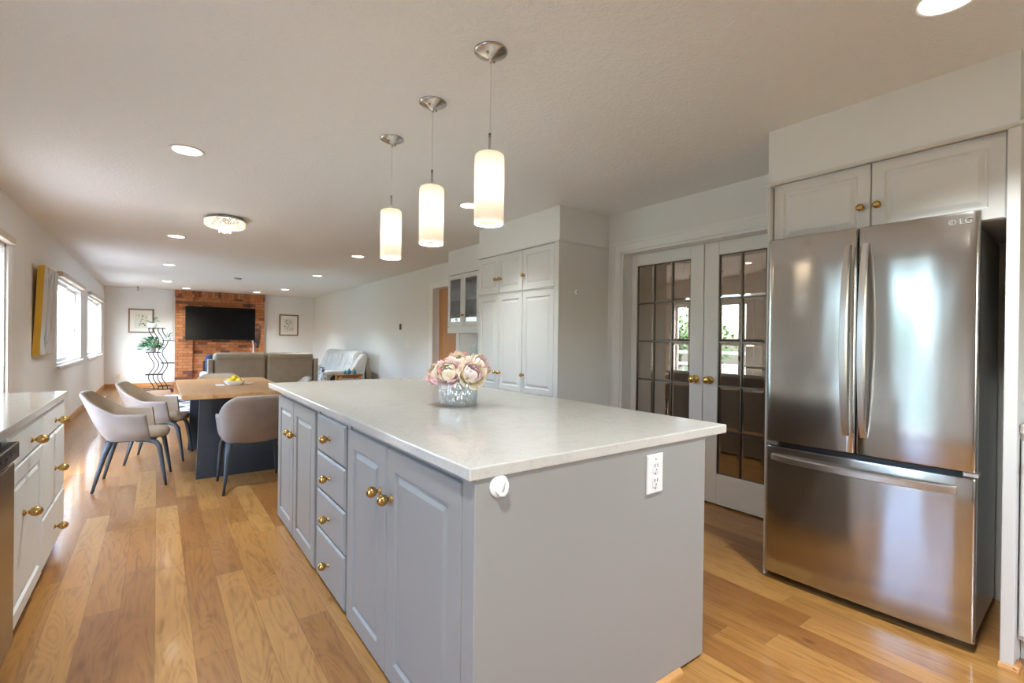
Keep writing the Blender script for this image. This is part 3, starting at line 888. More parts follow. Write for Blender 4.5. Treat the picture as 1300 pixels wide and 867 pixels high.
# ------------------------------------------------------------------ pendants
def add_light(parent, loc, watt, col, size, kind='AREA', name='lamp_light', spread=180):
    l = bpy.data.lights.new(name, kind); l.energy = watt; l.color = col
    if kind == 'AREA': l.shape = 'DISK'; l.size = size; l.spread = math.radians(spread)
    else: l.shadow_soft_size = size
    o = bpy.data.objects.new(name, l); COL.objects.link(o); o.parent = parent; o.location = loc
    return o
WARM = (.90, 1.0, 1.04)
KWARM = (.94, 1.0, 1.0)
pen = thing('pendant_lamp', '', 'pendant lamp', (1.056, 1.602, CZ), 0, 'pendant lamps over the island')
obj('canopy', B().lathe([(.067, 0), (.067, -.004), (.060, -.009), (.036, -.021), (.014, -.031), (.006, -.033), (.006, -.046), (.001, -.047)], (0, 0, 0), (0, 0, 1), 32), M['chrome'], pen, smooth=True, local=True)
for a in (.6, .6+PI): obj('screw', B().ball((.034*math.cos(a), .034*math.sin(a), -.0235), .0055, 10, 6), M['brass'], pen, smooth=True, local=True)
obj('cord', B().tube([(0, 0, -.045), (0, 0, -.34)], .0022, 8), M['white'], pen, local=True)
obj('stem', B().lathe([(.0055, -.325), (.0055, -.412)], (0, 0, 0), (0, 0, 1), 14), M['chrome'], pen, smooth=True, local=True)
b = B().lathe([(.010, -.407), (.050, -.408), (.057, -.414), (.059, -.424), (.059, -.686), (.0555, -.686), (.0555, -.424), (.050, -.4125), (.010, -.4115)], (0, 0, 0), (0, 0, 1), 36, cap=False)
o = obj('shade', b, M['opal'], pen, local=True); shade_by_angle(o, 40)
obj('socket', B().lathe([(.016, -.412), (.016, -.46), (.012, -.465)], (0, 0, 0), (0, 0, 1), 16), M['chrome'], pen, smooth=True, local=True)
bo = obj('bulb', B().ball((0, 0, -.535), (.028, .028, .055), 16, 12), M['bulb'], pen, smooth=True, local=True)
add_light(pen, (0, 0, -.675), PENDANT_W, WARM, .09, 'AREA')
dup(pen, (1.065, 2.120, CZ), 0, 'middle of the three cylinder glass pendant lamps over the island')
dup(pen, (1.074, 2.646, CZ), 0, 'farthest and smallest looking of the three pendant lamps over the island')
pen['label'] = 'nearest and largest looking of the three pendant lamps over the island'

# ------------------------------------------------------------------ recessed ceiling lights
spots = [
 (2.090, .440, 'bright recessed ceiling light at the upper right corner near refrigerator'),
 (.150, .440, 'recessed ceiling light above the left aisle, nearest the glass side door'),
 (.136, 3.591, 'recessed ceiling light at upper left, nearest over the left aisle'),
 (2.136, 3.543, 'recessed ceiling light half hidden behind the nearest pendant shade'),
 (.165, 6.752, 'recessed ceiling light just left of the crystal ceiling lamp'),
 (2.250, 6.728, 'recessed ceiling light right of the crystal lamp towards the pantry side'),
 (.140, 9.549, 'recessed ceiling light third from the front in the left row'),
 (2.370, 9.326, 'recessed ceiling light third from the front in the right row'),
 (.150, 12.462, 'recessed ceiling light fourth in the left row near potted plant corner'),
 (2.458, 12.563, 'recessed ceiling light fourth in the right row before the far wall'),
 (.546, 13.982, 'recessed ceiling light above the left edge of the brick fireplace'),
 (2.043, 13.872, 'recessed ceiling light above the right side of the brick fireplace'),
]
dlp = None
for x, y, lab in spots:
    if dlp is None:
        dlp = thing('recessed_light', lab, 'ceiling light', (x, y, CZ), 0, 'recessed lights in the ceiling')
        obj('trim_ring', B().lathe([(.094, 0), (.094, -.004), (.088, -.007), (.074, -.004), (.074, 0)], (0, 0, 0), (0, 0, 1), 32), M['white'], dlp, smooth=True, local=True)
        obj('lens', B().lathe([(.074, -.001), (.074, -.0045), (.001, -.0045)], (0, 0, 0), (0, 0, 1), 32), M['lens'], dlp, local=True)
        add_light(dlp, (0, 0, -.009), KITCHEN_W, KWARM, .14, spread=100)
        add = None
    else:
        r_ = dup(dlp, (x, y, CZ), None, lab)
        if 3 < y < 5:
            for c_ in r_.children:
                if c_.type == 'LIGHT': c_.data = c_.data.copy(); c_.data.energy = KITCHEN_W*(.38 if x > 1 else .85)
        if y > 5:
            for c_ in r_.children:
                if c_.type == 'LIGHT':
                    if add is None:
                        add = c_.data.copy(); add.energy = DOWNLIGHT_W; add.color = WARM
                    c_.data = add

# ------------------------------------------------------------------ crystal ceiling lamp
t = thing('crystal_lamp', 'round crystal flush ceiling lamp over the dining table', 'ceiling lamp', (.515, 5.39, CZ))
obj('ceiling_plate', B().lathe([(.150, 0), (.150, -.016), (.145, -.020), (.001, -.020)], (0, 0, 0), (0, 0, 1), 40), M['chrome'], t, smooth=True, local=True)
obj('rim', B().lathe([(.165, -.020), (.169, -.024), (.169, -.032), (.160, -.032), (.160, -.020)], (0, 0, 0), (0, 0, 1), 40), M['chrome'], t, smooth=True, local=True)
b = B()
def gem(bb, c, r):
    c = Vector(c)
    a0 = random.uniform(0, PI)
    q = [c+Vector((r*math.cos(a+a0), r*math.sin(a+a0), 0)) for a in (0, PI/2, PI, 3*PI/2)]
    vt = bb.bm.verts.new(c+Vector((0, 0, r*1.2))); vb = bb.bm.verts.new(c-Vector((0, 0, r*1.2)))
    qv = [bb.bm.verts.new(p) for p in q]
    for i in range(4):
        bb.bm.faces.new((qv[i], qv[(i+1) % 4], vt)); bb.bm.faces.new((qv[(i+1) % 4], qv[i], vb))
for k in range(54):
    a = 2*PI*k/54
    for j in range(4): gem(b, (.166*math.cos(a+.06*(j % 2)), .166*math.sin(a+.06*(j % 2)), -.038-.0135*j), .0088)
for ring, (R_r, n, z) in enumerate(((.155, 44, -.088), (.14, 40, -.092), (.122, 34, -.094), (.104, 28, -.096), (.086, 24, -.098), (.068, 20, -.104), (.05, 14, -.108), (.03, 9, -.110), (.01, 4, -.110))):
    for k in range(n):
        a = 2*PI*k/n + ring*.07
        gem(b, (R_r*math.cos(a), R_r*math.sin(a), z), .0095)
f_ = obj('crystal_fringe', b, M['crystal'], t, local=True); f_['kind'] = 'stuff'
for k in range(12):
    bb = B(); a = 2*PI*k/12; r_ = .055 if k % 2 else .03
    gem(bb, (r_*math.cos(a), r_*math.sin(a), -.140), .010); gem(bb, (r_*math.cos(a), r_*math.sin(a), -.122), .007)
    obj('crystal_drop', bb, M['crystal'], t, local=True)
add_light(t, (0, 0, -.060), 7.0, (1, .96, .88), .05, 'POINT')

# small things on the ceiling
t = thing('smoke_detector', 'flat round smoke detector on the living room ceiling', 'smoke detector', (1.255, 10.78, CZ))
obj('housing', B().lathe([(.07, 0), (.07, -.02), (.055, -.032), (.001, -.034)], (0, 0, 0), (0, 0, 1), 28), M['steelside'], t, smooth=True, local=True)
obj('grille', B().lathe([(.045, -.030), (.045, -.037), (.030, -.039), (.001, -.039)], (0, 0, 0), (0, 0, 1), 20), M['plastic'], t, smooth=True, local=True)
t = thing('ceiling_hook', 'small dark hook in the ceiling near the far left corner', 'hook', (-.385, 14.38, CZ))
obj('hook_base', B().lathe([(.02, 0), (.02, -.012), (.006, -.018)], (0, 0, 0), (0, 0, 1), 14), M['black'], t, smooth=True, local=True)
obj('hook_arm', B().tube([(0, 0, -.012), (0, 0, -.04), (.018, 0, -.065), (.0, 0, -.085), (-.018, 0, -.07)], .006, 8), M['black'], t, smooth=True, local=True)

# ------------------------------------------------------------------ dining table
t = thing('dining_table', 'rectangular dining table with oak top and charcoal slab legs', 'dining table', (.60, 5.65, 0))
b = B()
n = 24
lo, hi = [], []
y0, y1, x0, x1 = 4.775, 6.53, .163, 1.03
rnd = random.Random(3)
outl = [(x0+(x1-x0)*k/n, y0+rnd.uniform(-.004, .004)+.006*math.sin(k*.9)) for k in range(n+1)] + [(x1-(x1-x0)*k/n, y1+rnd.uniform(-.004, .004)) for k in range(n+1)]
b.prism(outl, lambda u, v, d: (u, v, d), .716, .756)
obj('top', b, M['tabletop'], t, bevel=.004)
for yy in (5.01, 6.36):
    b = B()
    b.prism([(.275, 0), (.945, 0), (.925, .715), (.300, .715)], lambda u, v, d: (u, d, v), yy-.03, yy+.03)
    obj('leg', b, M['tableleg'], t, bevel=.004)
obj('stretcher', B().box(.56, 5.035, .12, .66, 6.335, .70), M['tableleg'], t)

# ------------------------------------------------------------------ dining chairs
def chair_proto():
    t = thing('dining_chair', '', 'dining chair', (0, 0, 0), 0, 'taupe armchairs around the dining table')
    nt_ = 28
    def plan(tt, z):
        """tt -1..1 around the back; +x is the front. returns x,y on the outer shell at height fraction z"""
        s = abs(tt); sg = 1 if tt >= 0 else -1
        yb, xb = .230 + .052*z, -.205 - .150*z
        if s < .42:                      # back
            q = s/.42
            ang = q*PI/2
            x = xb + (.16)*(1-math.cos(ang)**.8) if q < 1 else xb+.16
            y = yb*math.sin(ang)**.75
        else:
            q = (s-.42)/.58
            x = (xb+.16) + ((.125 - .055*z) - (xb+.16))*q
            y = yb + .010*math.sin(PI*q)+.012*q*z
        return x, sg*y
    def top(tt):
        s = abs(tt)
        if s < .155: return .782 - .003*(s/.155)**2
        if s < .47:
            q = (s-.155)/.315
            q = q*.9 + .1*q*q*(3-2*q)
            return .779 - (.779-.612)*q
        return .612 - .012*(s-.47)/.53
    ob, ib, rim = B(), B(), B()
    nz = 6
    Po, Pi = [], []
    for i in range(nt_+1):
        tt = -1 + 2*i/nt_
        zt = top(tt); zb = .384
        ro, ri = [], []
        for j in range(nz+1):
            f = j/nz; z = zb + (zt-zb)*f
            zf = (z-zb)/(.782-zb)
            x, y = plan(tt, zf)
            c = Vector((-.02, 0)); dvec = (Vector((x, y)) - c)
            th = .032
            # inward direction
            s = abs(tt)
            iv = Vector((0, -1 if tt > 0 else 1)) if s > .45 else (-dvec).normalized()
            tuck = .03*max(0, 1-f*3)**2
            ro.append((x+iv.x*tuck, y+iv.y*tuck, z))
            ri.append((x+iv.x*(th+tuck*.0), y+iv.y*th, z - (.006 if j == nz else 0)))
        Po.append(ro); Pi.append(ri)
    ob.grid(Po)
    # arm front ends + rim on the outer mesh
    ob.grid([[Po[i][-1], (Vector(Po[i][-1])*.5+Vector(Pi[i][-1])*.5+Vector((0, 0, .006))), Pi[i][-1]] for i in range(nt_+1)])
    for e in (0, -1):
        ob.grid([[Po[e][j], (Vector(Po[e][j])*.5+Vector(Pi[e][j])*.5+Vector((.010, 0, 0))), Pi[e][j]] for j in range(nz+1)])
    bmesh.ops.remove_doubles(ob.bm, verts=ob.bm.verts, dist=.0008)
    o = obj('backrest', ob, M['taupe'], t, smooth=True, local=True)
    m = o.modifiers.new('s', 'SUBSURF'); m.levels = 1; m.render_levels = 1
    ib.grid(Pi)
    o = obj('inner_lining', ib, M['tan'], t, smooth=True, local=True)
    o['label'] = 'tan inner lining'
    # seat cushion
    Ls = []
    for z, ins in ((.388, .03), (.392, .008), (.410, 0), (.432, .004), (.446, .02), (.450, .05)):
        row = []
        for k in range(32):
            a = 2*PI*k/32
            ca, sa = math.cos(a), math.sin(a)
            ex = .55
            x = .01 + ((.235 if ca >= 0 else .165)-ins)*abs(ca)**ex*(1 if ca >= 0 else -1)
            y = (.192-ins)*abs(sa)**ex*(1 if sa >= 0 else -1)
            if x < -.1: y *= .97
            row.append((x, y, z))
        Ls.append(row)
    so = obj('seat', B().rings(Ls, True, True), M['tan'], t, smooth=True, local=True)
    # under frame and legs
    obj('under_frame', B().box(-.17, -.16, .372, .16, .16, .389), M['chairleg'], t, local=True)
    for sx in (-1, 1):
        for sy in (-1, 1):
            if sx > 0:
                pts = [(.03, sy*.17, .380), (.115, sy*.19, .378), (.165, sy*.202, .362), (.188, sy*.208, .325), (.200, sy*.214, .25), (.222, sy*.225, .10), (.238, sy*.232, .0)]
                rr = [.013, .017, .0195, .020, .018, .014, .010]
            else:
                pts = [(-.135, sy*.185, .385), (-.165, sy*.198, .30), (-.205, sy*.215, .14), (-.238, sy*.232, .0)]
                rr = [.024, .021, .015, .010]
            obj('leg', B().tube(pts, rr, 10), M['chairleg'], t, smooth=True, local=True)
    return t
ch = chair_proto()
R_ = math.radians
chairs = [
 (-.150, 5.195, -5, 'taupe armchair left of the dining table, nearest of the two on that side'),
 (.030, 6.065, -12, 'taupe armchair left of the table, farther one nearest the plant stand'),
 (.655, 4.590, 90, 'taupe armchair at the near end of table with its back towards the island'),
 (1.02, 5.30, 180, 'taupe armchair right of the table whose pale back rises over the worktop corner'),
 (1.11, 6.02, 176, 'taupe armchair on the right side of table nearest the sofa, nearly hidden'),
 (.61, 6.70, 268, 'taupe armchair at the far end of table before the sofa'),
]
for i, (x, y, a, lab) in enumerate(chairs):
    if i == 0:
        ch.location = (x, y, 0); ch.rotation_euler = (0, 0, R_(a)); ch['label'] = lab
    else: dup(ch, (x, y, 0), R_(a), lab)

# things on the table
BX, BY = .63, 5.60
L_ = []
for z, hw, tw in ((.757, .062, 0), (.760, .066, 0), (.800, .096, 0), (.803, .096, 0), (.801, .088, 0), (.772, .060, 0)):
    row = []
    for k in range(32):
        a = 2*PI*k/32; ca, sa = math.cos(a), math.sin(a)
        row.append((BX+hw*abs(ca)**.45*(1 if ca >= 0 else -1), BY+hw*abs(sa)**.45*(1 if sa >= 0 else -1), z))
    L_.append(row)
tag(obj('fruit_bowl', B().rings(L_, True, True), M['ceramic'], smooth=True), 'square white bowl of lemons on the dining table', 'bowl')
for dx, dy, dz, a, lab in ((-.032, -.022, .800, .3, 'lemon at the front left of the white bowl'), (.036, -.018, .800, 1.9, 'lemon at the front right of the white bowl'), (.002, .040, .800, 2.6, 'lemon at the back of the white bowl'), (.004, .006, .826, .9, 'lemon on top of the others in the white bowl')):
    b = B().lathe([(.001, -.044), (.006, -.041), (.018, -.032), (.027, -.015), (.029, 0), (.027, .015), (.018, .032), (.006, .041), (.001, .045)], (BX+dx, BY+dy, dz), (math.cos(a), math.sin(a), .1), 18)
    tag(obj('lemon', b, M['lemon'], smooth=True), lab, 'lemon', 'lemons in the bowl')
tag(obj('paper_napkin', B().box(.47, 5.56, .7565, .545, 5.70, .7605), M['paper'], bevel=.001), 'folded white paper napkin left of the lemon bowl', 'napkin')
tag(obj('coaster', B().lathe([(.045, 0), (.047, .004), (.044, .007), (.001, .007)], (.775, 5.66, .757), (0, 0, 1), 24), M['paper'], smooth=True), 'pale round coaster right of the lemon bowl on table', 'coaster')

# ------------------------------------------------------------------ far wall: fireplace, tv, pictures
b = B()
fp_ = thing('fireplace', 'floor to ceiling red brick fireplace on the far wall behind the television', 'fireplace', (1.35, FY-.12, 0))
obj('side_pier', B().box(.350, FY-.18, 0, .715, FY-.001, 2.235), M['brick'], fp_)
obj('side_pier', B().box(1.99, FY-.18, 0, 2.34, FY-.001, 2.235), M['brick'], fp_)
obj('breast', B().box(.715, FY-.10, 0, 1.99, FY-.001, 2.24), M['brick'], fp_)
obj('top_course', B().box(.342, FY-.195, 2.235, .735, FY-.001, CZ-.002).box(1.97, FY-.195, 2.235, 2.348, FY-.001, CZ-.002).box(.735, FY-.105, 2.235, 1.97, FY-.001, CZ-.002), M['soldier'], fp_)
obj('hearth', B().box(.30, FY-.55, 0, 2.39, FY-.181, .06), M['soldier'], fp_)
obj('firebox', B().box(.95, FY-.12, .10, 1.76, FY-.0995, .62), M['black'], fp_, bevel=.01)
TY = FY-.27
tv = thing('television', 'large black flat television mounted on the brick fireplace', 'television', (1.345, TY, 1.14))
s_ = TY/14.65
def tvx(x): return x*s_
tz0, tz1 = 1.147, 1.995
obj('bezel', B().box(tvx(.556), TY, tz0, tvx(2.134), TY+.03, tz1), M['black'], tv, bevel=.004)
obj('screen', B().box(tvx(.556)+.012, TY-.0015, tz0+.016, tvx(2.134)-.012, TY+.001, tz1-.010), M['screen'], tv)
obj('back_housing', B().box(tvx(.80), TY+.03, tz0+.03, tvx(1.9), TY+.075, tz1-.2), M['black'], tv, bevel=.01)
obj('wall_bracket', B().box(1.12, TY+.075, 1.40, 1.55, FY-.101, 1.75), M['blackmetal'], tv)
obj('logo', B().box(1.325, TY-.003, tz0+.003, 1.365, TY+.0005, tz0+.010), M['chrome'], tv)
b = B().tube([(2.05, FY-.21, 1.16), (2.065, FY-.205, 1.10), (2.075, FY-.200, 1.0), (2.07, FY-.199, .7), (2.08, FY-.199, .42)], [.024, .02, .015, .015, .015], 8)
tag(obj('cable_cover', b, M['white'], smooth=True), 'white cable hanging below the right corner of the television', 'cable')
b = B()
for k in range(7):
    a = .9+.25*random.uniform(-1, 1); p = Vector((2.16+.02*random.uniform(-1, 1), FY-.235, 1.02)); pts = [p]
    for j in range(5):
        p = p + Vector((.03*random.uniform(-.6, 1.2), .008*random.uniform(-1, 1), .11*random.uniform(.7, 1.1))); pts.append(p.copy())
    b.tube(pts, [.012, .011, .009, .008, .007, .005], 6)
b.lathe([(.03, 0), (.035, .05), (.028, .1)], (2.16, FY-.232, .96), (0, 0, 1), 12)
tag(obj('dried_branches', b, M['twig'], smooth=True), 'bundle of dark dried twigs on bricks right of the television', 'dried branches')

def picture(name, x0, x1, z0, z1, label, seed):
    t = thing(name, label, 'framed picture', ((x0+x1)/2, FY, (z0+z1)/2), 0, 'framed botanical prints')
    b = B(); s = .03; y0 = FY-.028
    b.box(x0, y0, z0, x0+s, FY-.001, z1).box(x1-s, y0, z0, x1, FY-.001, z1).box(x0+s, y0, z0, x1-s, FY-.001, z0+s).box(x0+s, y0, z1-s, x1-s, FY-.001, z1)
    obj('frame', b, M['pframe'], t, bevel=.004)
    obj('mount', B().box(x0+s, FY-.014, z0+s, x1-s, FY-.004, z1-s), M['paper'], t)
    iw = .085
    obj('print', B().box(x0+s+iw, FY-.0165, z0+s+iw, x1-s-iw, FY-.0135, z1-s-iw), M['printpaper'], t)
    db = B(); r = random.Random(seed); cx, cz = (x0+x1)/2, (z0+z1)/2
    yy = FY-.0175
    H_ = (z1-z0)*.22
    for k in range(9):
        a = r.uniform(0, 2*PI); ln = r.uniform(.03, .075); px, pz = cx+r.uniform(-.09, .09), cz+r.uniform(-H_, H_)
        ux, uz = math.cos(a), math.sin(a); wd = ln*.22
        db.face([(px, yy, pz), (px+ux*ln*.5-uz*wd, yy, pz+uz*ln*.5+ux*wd), (px+ux*ln, yy, pz+uz*ln), (px+ux*ln*.5+uz*wd, yy, pz+uz*ln*.5-ux*wd)])
    db.tube([(cx-.05, yy+.001, cz-H_), (cx, yy+.001, cz), (cx+.03, yy+.001, cz+H_)], .0035, 5)
    obj('drawing', db, M['ink'], t)
M['printpaper'] = mat('aged_print_paper', (.70, .69, .60), .8)
M['ink'] = mat('green_black_ink', (.06, .08, .055), .8)
picture('framed_print', -.569, -.078, 1.305, 1.888, 'brown framed botanical print left of the fireplace behind the plant stand', 4)
picture('framed_print', 2.742, 3.24, 1.288, 1.880, 'brown framed leaf print on far wall right of the fireplace', 9)

# ------------------------------------------------------------------ canvas on the left wall, leaning out at the top
M['abstract'] = mat('abstract_painting', (.6, .6, .58), .6)
_m = M['abstract']; _v = mapping(_m, (1, 1.6, .8))
_c = ramp(_m, noise(_m, _v, 2.2, 5, .6, .9), [(.30, (.05, .09, .16)), (.40, (.26, .32, .37)), (.50, (.60, .60, .57)), (.62, (.66, .64, .58)), (.75, (.50, .46, .30))])
L(_m, _c, P(_m).inputs['Base Color'])
cv = thing('canvas_painting', 'tall abstract canvas with mustard yellow edge on the left wall', 'painting', (LX, 7.07, 1.03))
def cvp(u, v, d): return (LX+.004+.036*(v-1.03)/.9+d, u, v)
obj('stretcher_edge', B().prism([(6.66, 1.03), (7.48, 1.03), (7.48, 1.935), (6.66, 1.935)], cvp, .0, .052), M['yellow'], cv)
obj('painted_face', B().prism([(6.665, 1.036), (7.476, 1.036), (7.476, 1.929), (6.665, 1.929)], cvp, .0515, .0535), M['abstract'], cv)

# ------------------------------------------------------------------ plant stand
ps = thing('plant_stand', 'black wire plant stand with wavy uprights and staggered shelves on casters', 'plant stand', (.03, 13.15, 0))
SY = 13.15
def zig(x):
    pts = []
    for k in range(0, 41):
        s = k/40; z = .06 + 1.36*s
        pts.append((x + .050*math.sin(2*PI*z/.52 + .6), SY, z))
    return pts
for k, x in enumerate((-.085, -.005, .075, .155)):
    p = zig(x)
    obj('upright', B().tube([(a-.02, b_+(.05 if k % 2 else -.05), c) for a, b_, c in p], .0085, 6), M['blackmetal'], ps, smooth=True)
for x0, x1, z in ((-.17, .14, 1.395), (.08, .31, 1.125), (-.21, .06, .868), (.06, .31, .632), (-.21, .09, .385), (.02, .26, .128)):
    b = B().box(x0, SY-.13, z, x1, SY-.115, z+.014).box(x0, SY+.115, z, x1, SY+.13, z+.014).box(x0, SY-.13, z, x0+.014, SY+.13, z+.014).box(x1-.014, SY-.13, z, x1, SY+.13, z+.014)
    for j in range(1, 8): b.box(x0, SY-.13+j*.0325, z+.004, x1, SY-.122+j*.0325, z+.010)
    obj('shelf', b, M['blackmetal'], ps)
obj('base_frame', B().box(-.27, SY-.16, .062, .28, SY-.14, .078).box(-.27, SY+.14, .062, .28, SY+.16, .078).box(-.27, SY-.16, .062, -.25, SY+.16, .078).box(.26, SY-.16, .062, .28, SY+.16, .078), M['blackmetal'], ps)
for x in (-.26, .27):
    for dy in (-.15, .15):
        c = obj('caster', B().lathe([(.001, -.014), (.026, -.014), (.031, -.006), (.031, .006), (.026, .014), (.001, .014)], (x, SY+dy, .031), (0, 1, 0), 16).box(x-.008, SY+dy-.008, .031, x+.008, SY+dy+.008, .064), M['red'], ps, smooth=False)
        c['label'] = 'dark red caster wheel'
def potplant(x, y, z, pr, ph, n, spread, h, label, droop=0, lsz=.06):
    t = thing('potted_plant', label, 'potted plant', (x, y, z))
    obj('pot', B().lathe([(.001, 0), (pr*.8, 0), (pr*.84, .004), (pr, ph-.01), (pr, ph), (pr-.008, ph), (pr-.012, ph-.02), (.001, ph-.02)], (x, y, z), (0, 0, 1), 24), M['ceramic'], t, smooth=True)
    fb, sb = B(), B()
    for k in range(n):
        a = random.uniform(0, 2*PI); rr = spread*math.sqrt(random.uniform(.02, 1)); hh = h*random.uniform(.15, 1)*(1-.45*(rr/spread)**2)
        base = Vector((x, y, z+ph-.02)); tip = Vector((x+rr*math.cos(a), y+rr*math.sin(a), z+ph+hh-droop*(rr/spread)**2))
        if k % 3 == 0: sb.tube([base, (base+tip)/2+Vector((0, 0, .03)), tip], .0025, 5)
        e = (tip-base); e.z *= .3; e = e.normalized() if e.length > .001 else Vector((1, 0, 0))
        e = (e+Vector((random.uniform(-.5, .5), random.uniform(-.5, .5), random.uniform(-.4, .3)))).normalized()
        s = e.cross(Vector((0, 0, 1))).normalized(); up_ = s.cross(e)
        l = lsz*random.uniform(.7, 1.2)
        fb.grid([[tip, tip, tip], [tip+e*l*.35-s*l*.36, tip+e*l*.35+up_*l*.08, tip+e*l*.35+s*l*.36], [tip+e*l*.75-s*l*.26-up_*l*.05, tip+e*l*.75, tip+e*l*.75+s*l*.26-up_*l*.05], [tip+e*l-up_*l*.12]*3])
    obj('foliage', fb, M['leaf'], t, norm=False)
    obj('stems', sb, M['stem'], t, smooth=True)
    return t
potplant(-.10, SY, 1.4095, .085, .10, 16, .10, .13, 'small plant in white pot on top shelf of the plant stand', 0, .07)
potplant(-.115, SY, .8825, .10, .13, 240, .20, .20, 'bushy green plant in white pot on the left shelf of plant stand', .09, .085)
potplant(.19, SY, 1.1395, .05, .07, 22, .09, .10, 'little plant in a white pot on the upper right shelf of stand', .05, .06)
# low outlets on the far wall
ofn = lambda u, v, d: (u, -d, v)
for x, z, w_, m_, lab in ((-.747, .262, .075, 'ivory', 'ivory wall plate low in the far left corner'), (-.645, .276, .075, 'plastic', 'small white wall plate beside the ivory plate, far wall'), (-.437, .235, .16, 'plastic', 'wide white outlet plate on far wall left of plant stand'), (-.245, .205, .09, 'plastic', 'white outlet plate behind the plant stand')):
    outlet('wall_plate', (x, FY, z), ofn, lab, 'wall plate', w_, .12, 'low wall plates on the far wall', duplex=False, m=M[m_])
b = B().box(-.95, 12.45, .0005, -.83, 12.75, .008)
fr2 = tag(obj('floor_register', b, M['plastic'], bevel=.002), 'white floor vent near the far left corner', 'floor vent')
bb = B()
for k in range(14): bb.box(-.935, 12.475+k*.018, .0078, -.845, 12.483+k*.018, .0092)
obj('slots', bb, M['steelside'], fr2)

# ------------------------------------------------------------------ sofa seen from behind
sf = thing('sofa', 'two seat tan leather sofa seen from behind facing the fireplace', 'sofa', (1.5, 9.6, 0))
SX0, SX1, SB = .655, 2.345, 9.10
mid = 1.505
obj('base', B().box(SX0+.02, SB+.06, .05, SX1-.02, SB+.95, .30), M['sofaback'], sf, bevel=.02)
for x in (SX0+.06, SX1-.06):
    for y in (SB+.12, SB+.88): obj('foot', B().lathe([(.022, 0), (.03, .055)], (x, y, 0), (0, 0, 1), 14), M['black'], sf)
def softbox(x0, y0, z0, x1, y1, z1, r, lean=0):
    b = B().box(x0, y0, z0, x1, y1, z1)
    for v in b.bm.verts:
        if v.co.z > (z0+z1)/2: v.co.y -= lean
    return b
for a, c in ((SX0+.075, mid-.006), (mid+.006, SX1-.075)):
    bk = obj('back_rest', softbox(a, SB+.05, .12, c, SB+.30, .955, .05, .05), M['sofaback'], sf, bevel=.055, seg=5, smooth=True)
    pad = obj('head_pad', B().box(a+.01, SB-.005, .84, c-.01, SB+.27, .968), M['sofaback'], bk, bevel=.05, seg=5, smooth=True)
    obj('seam', B().tube([(a+.02, SB-.002, .838), (c-.02, SB-.002, .838)], .004, 6), M['sofaback'], bk)
    obj('seat_cushion', B().box(a, SB+.30, .28, c, SB+.96, .46), M['sofalight'], sf, bevel=.05, seg=4, smooth=True)
for x0, x1 in ((SX0, SX0+.07), (SX1-.07, SX1)):
    obj('wing', B().box(x0, SB+.005, .10, x1, SB+.22, .865), M['sofaback'], sf, bevel=.012, seg=3)
for x0, x1 in ((SX0-.06, SX0+.13), (SX1-.13, SX1+.06)):
    obj('arm', B().box(x0, SB+.20, .06, x1, SB+.98, .62), M['sofalight'], sf, bevel=.05, seg=4, smooth=True)
L_ = []
b = B().box(.66, 9.42, .629, .775, 9.86, .935)
tag(obj('cushion', b, M['navy'], bevel=.055, seg=4, smooth=True), 'navy blue cushion standing on left arm of the tan sofa', 'cushion')

sf.location.z += .0065
M['rug'] = mat('patterned_rug', (.7, .7, .7), .95, spec=.1)
_m = M['rug']
_r = ramp(_m, noise(_m, mapping(_m, (1, .8, 1)), 3.1, 2, .4, 1.4), [(.53, (.66, .67, .70)), (.57, (.05, .065, .08))])
L(_m, _r, P(_m).inputs['Base Color'])
tag(obj('area_rug', B().box(.13, 8.95, .0005, 2.42, 12.40, .006), M['rug']), 'white rug with dark leaf pattern under the sofa in living area', 'rug')

# ------------------------------------------------------------------ pale loveseat along the right wall
lv = thing('loveseat', 'pale grey leather recliner loveseat against the right wall', 'loveseat', (3.0, 10.4, 0))
A0, A1 = 9.22, 11.62
obj('base', B().box(2.56, A0+.05, .05, 3.40, A1-.05, .34), M['sofalight'], lv, bevel=.03, seg=3)
def prof(poly, a, c): return B().prism(poly, lambda u, v, d: (u, d, v), a, c)
backp = [(3.02, .40), (3.00, .62), (3.08, .80), (3.13, .94), (3.19, .985), (3.27, .975), (3.30, .93), (3.36, .60), (3.40, .2), (3.20, .2)]
for a, c in ((A0+.21, 10.415), (10.425, A1-.21)):
    bk = obj('back_rest', prof(backp, a, c), M['sofalight'], lv, bevel=.03, seg=3, smooth=True)
    obj('head_pad', prof([(3.055, .72), (3.085, .90), (3.13, .965), (3.20, 1.0), (3.10, .74)], a+.01, c-.01), M['sofalight'], bk, bevel=.02, seg=3, smooth=True)
    bb = B()
    for k in (1, 2):
        yy = a+(c-a)*k/3
        bb.tube([(2.995, yy, .64), (3.052, yy, .80), (3.08, yy, .92)], .005, 5)
    bb.tube([(3.050, a+.03, .745), (3.050, c-.03, .745)], .006, 5)
    obj('seam', bb, M['sofalight'], bk)
    obj('seat_cushion', B().box(2.50, a, .32, 3.06, c, .50), M['sofalight'], lv, bevel=.05, seg=4, smooth=True)
for a, c in ((A0, A0+.20), (A1-.20, A1)):
    arm = obj('arm', prof([(2.47, .06), (2.45, .50), (2.47, .585), (2.54, .615), (2.95, .615), (3.03, .66), (3.10, .80), (3.20, .93), (3.27, .94), (3.30, .88), (3.24, .55), (3.30, .06)], a, c), M['sofalight'], lv, bevel=.025, seg=3, smooth=True)
    if a == A0:
        obj('arm_pad', prof([(2.455, .535), (2.47, .60), (2.54, .628), (2.93, .628), (2.99, .60), (2.97, .545)], a-.012, c+.01), M['sofalight'], arm, bevel=.02, seg=3, smooth=True)
        obj('release_handle', B().lathe([(.07, 0), (.07, .008), (.055, .014), (.001, .012)], (2.66, a-.0005, .47), (0, -1, 0), 20), M['black'], arm, smooth=True)
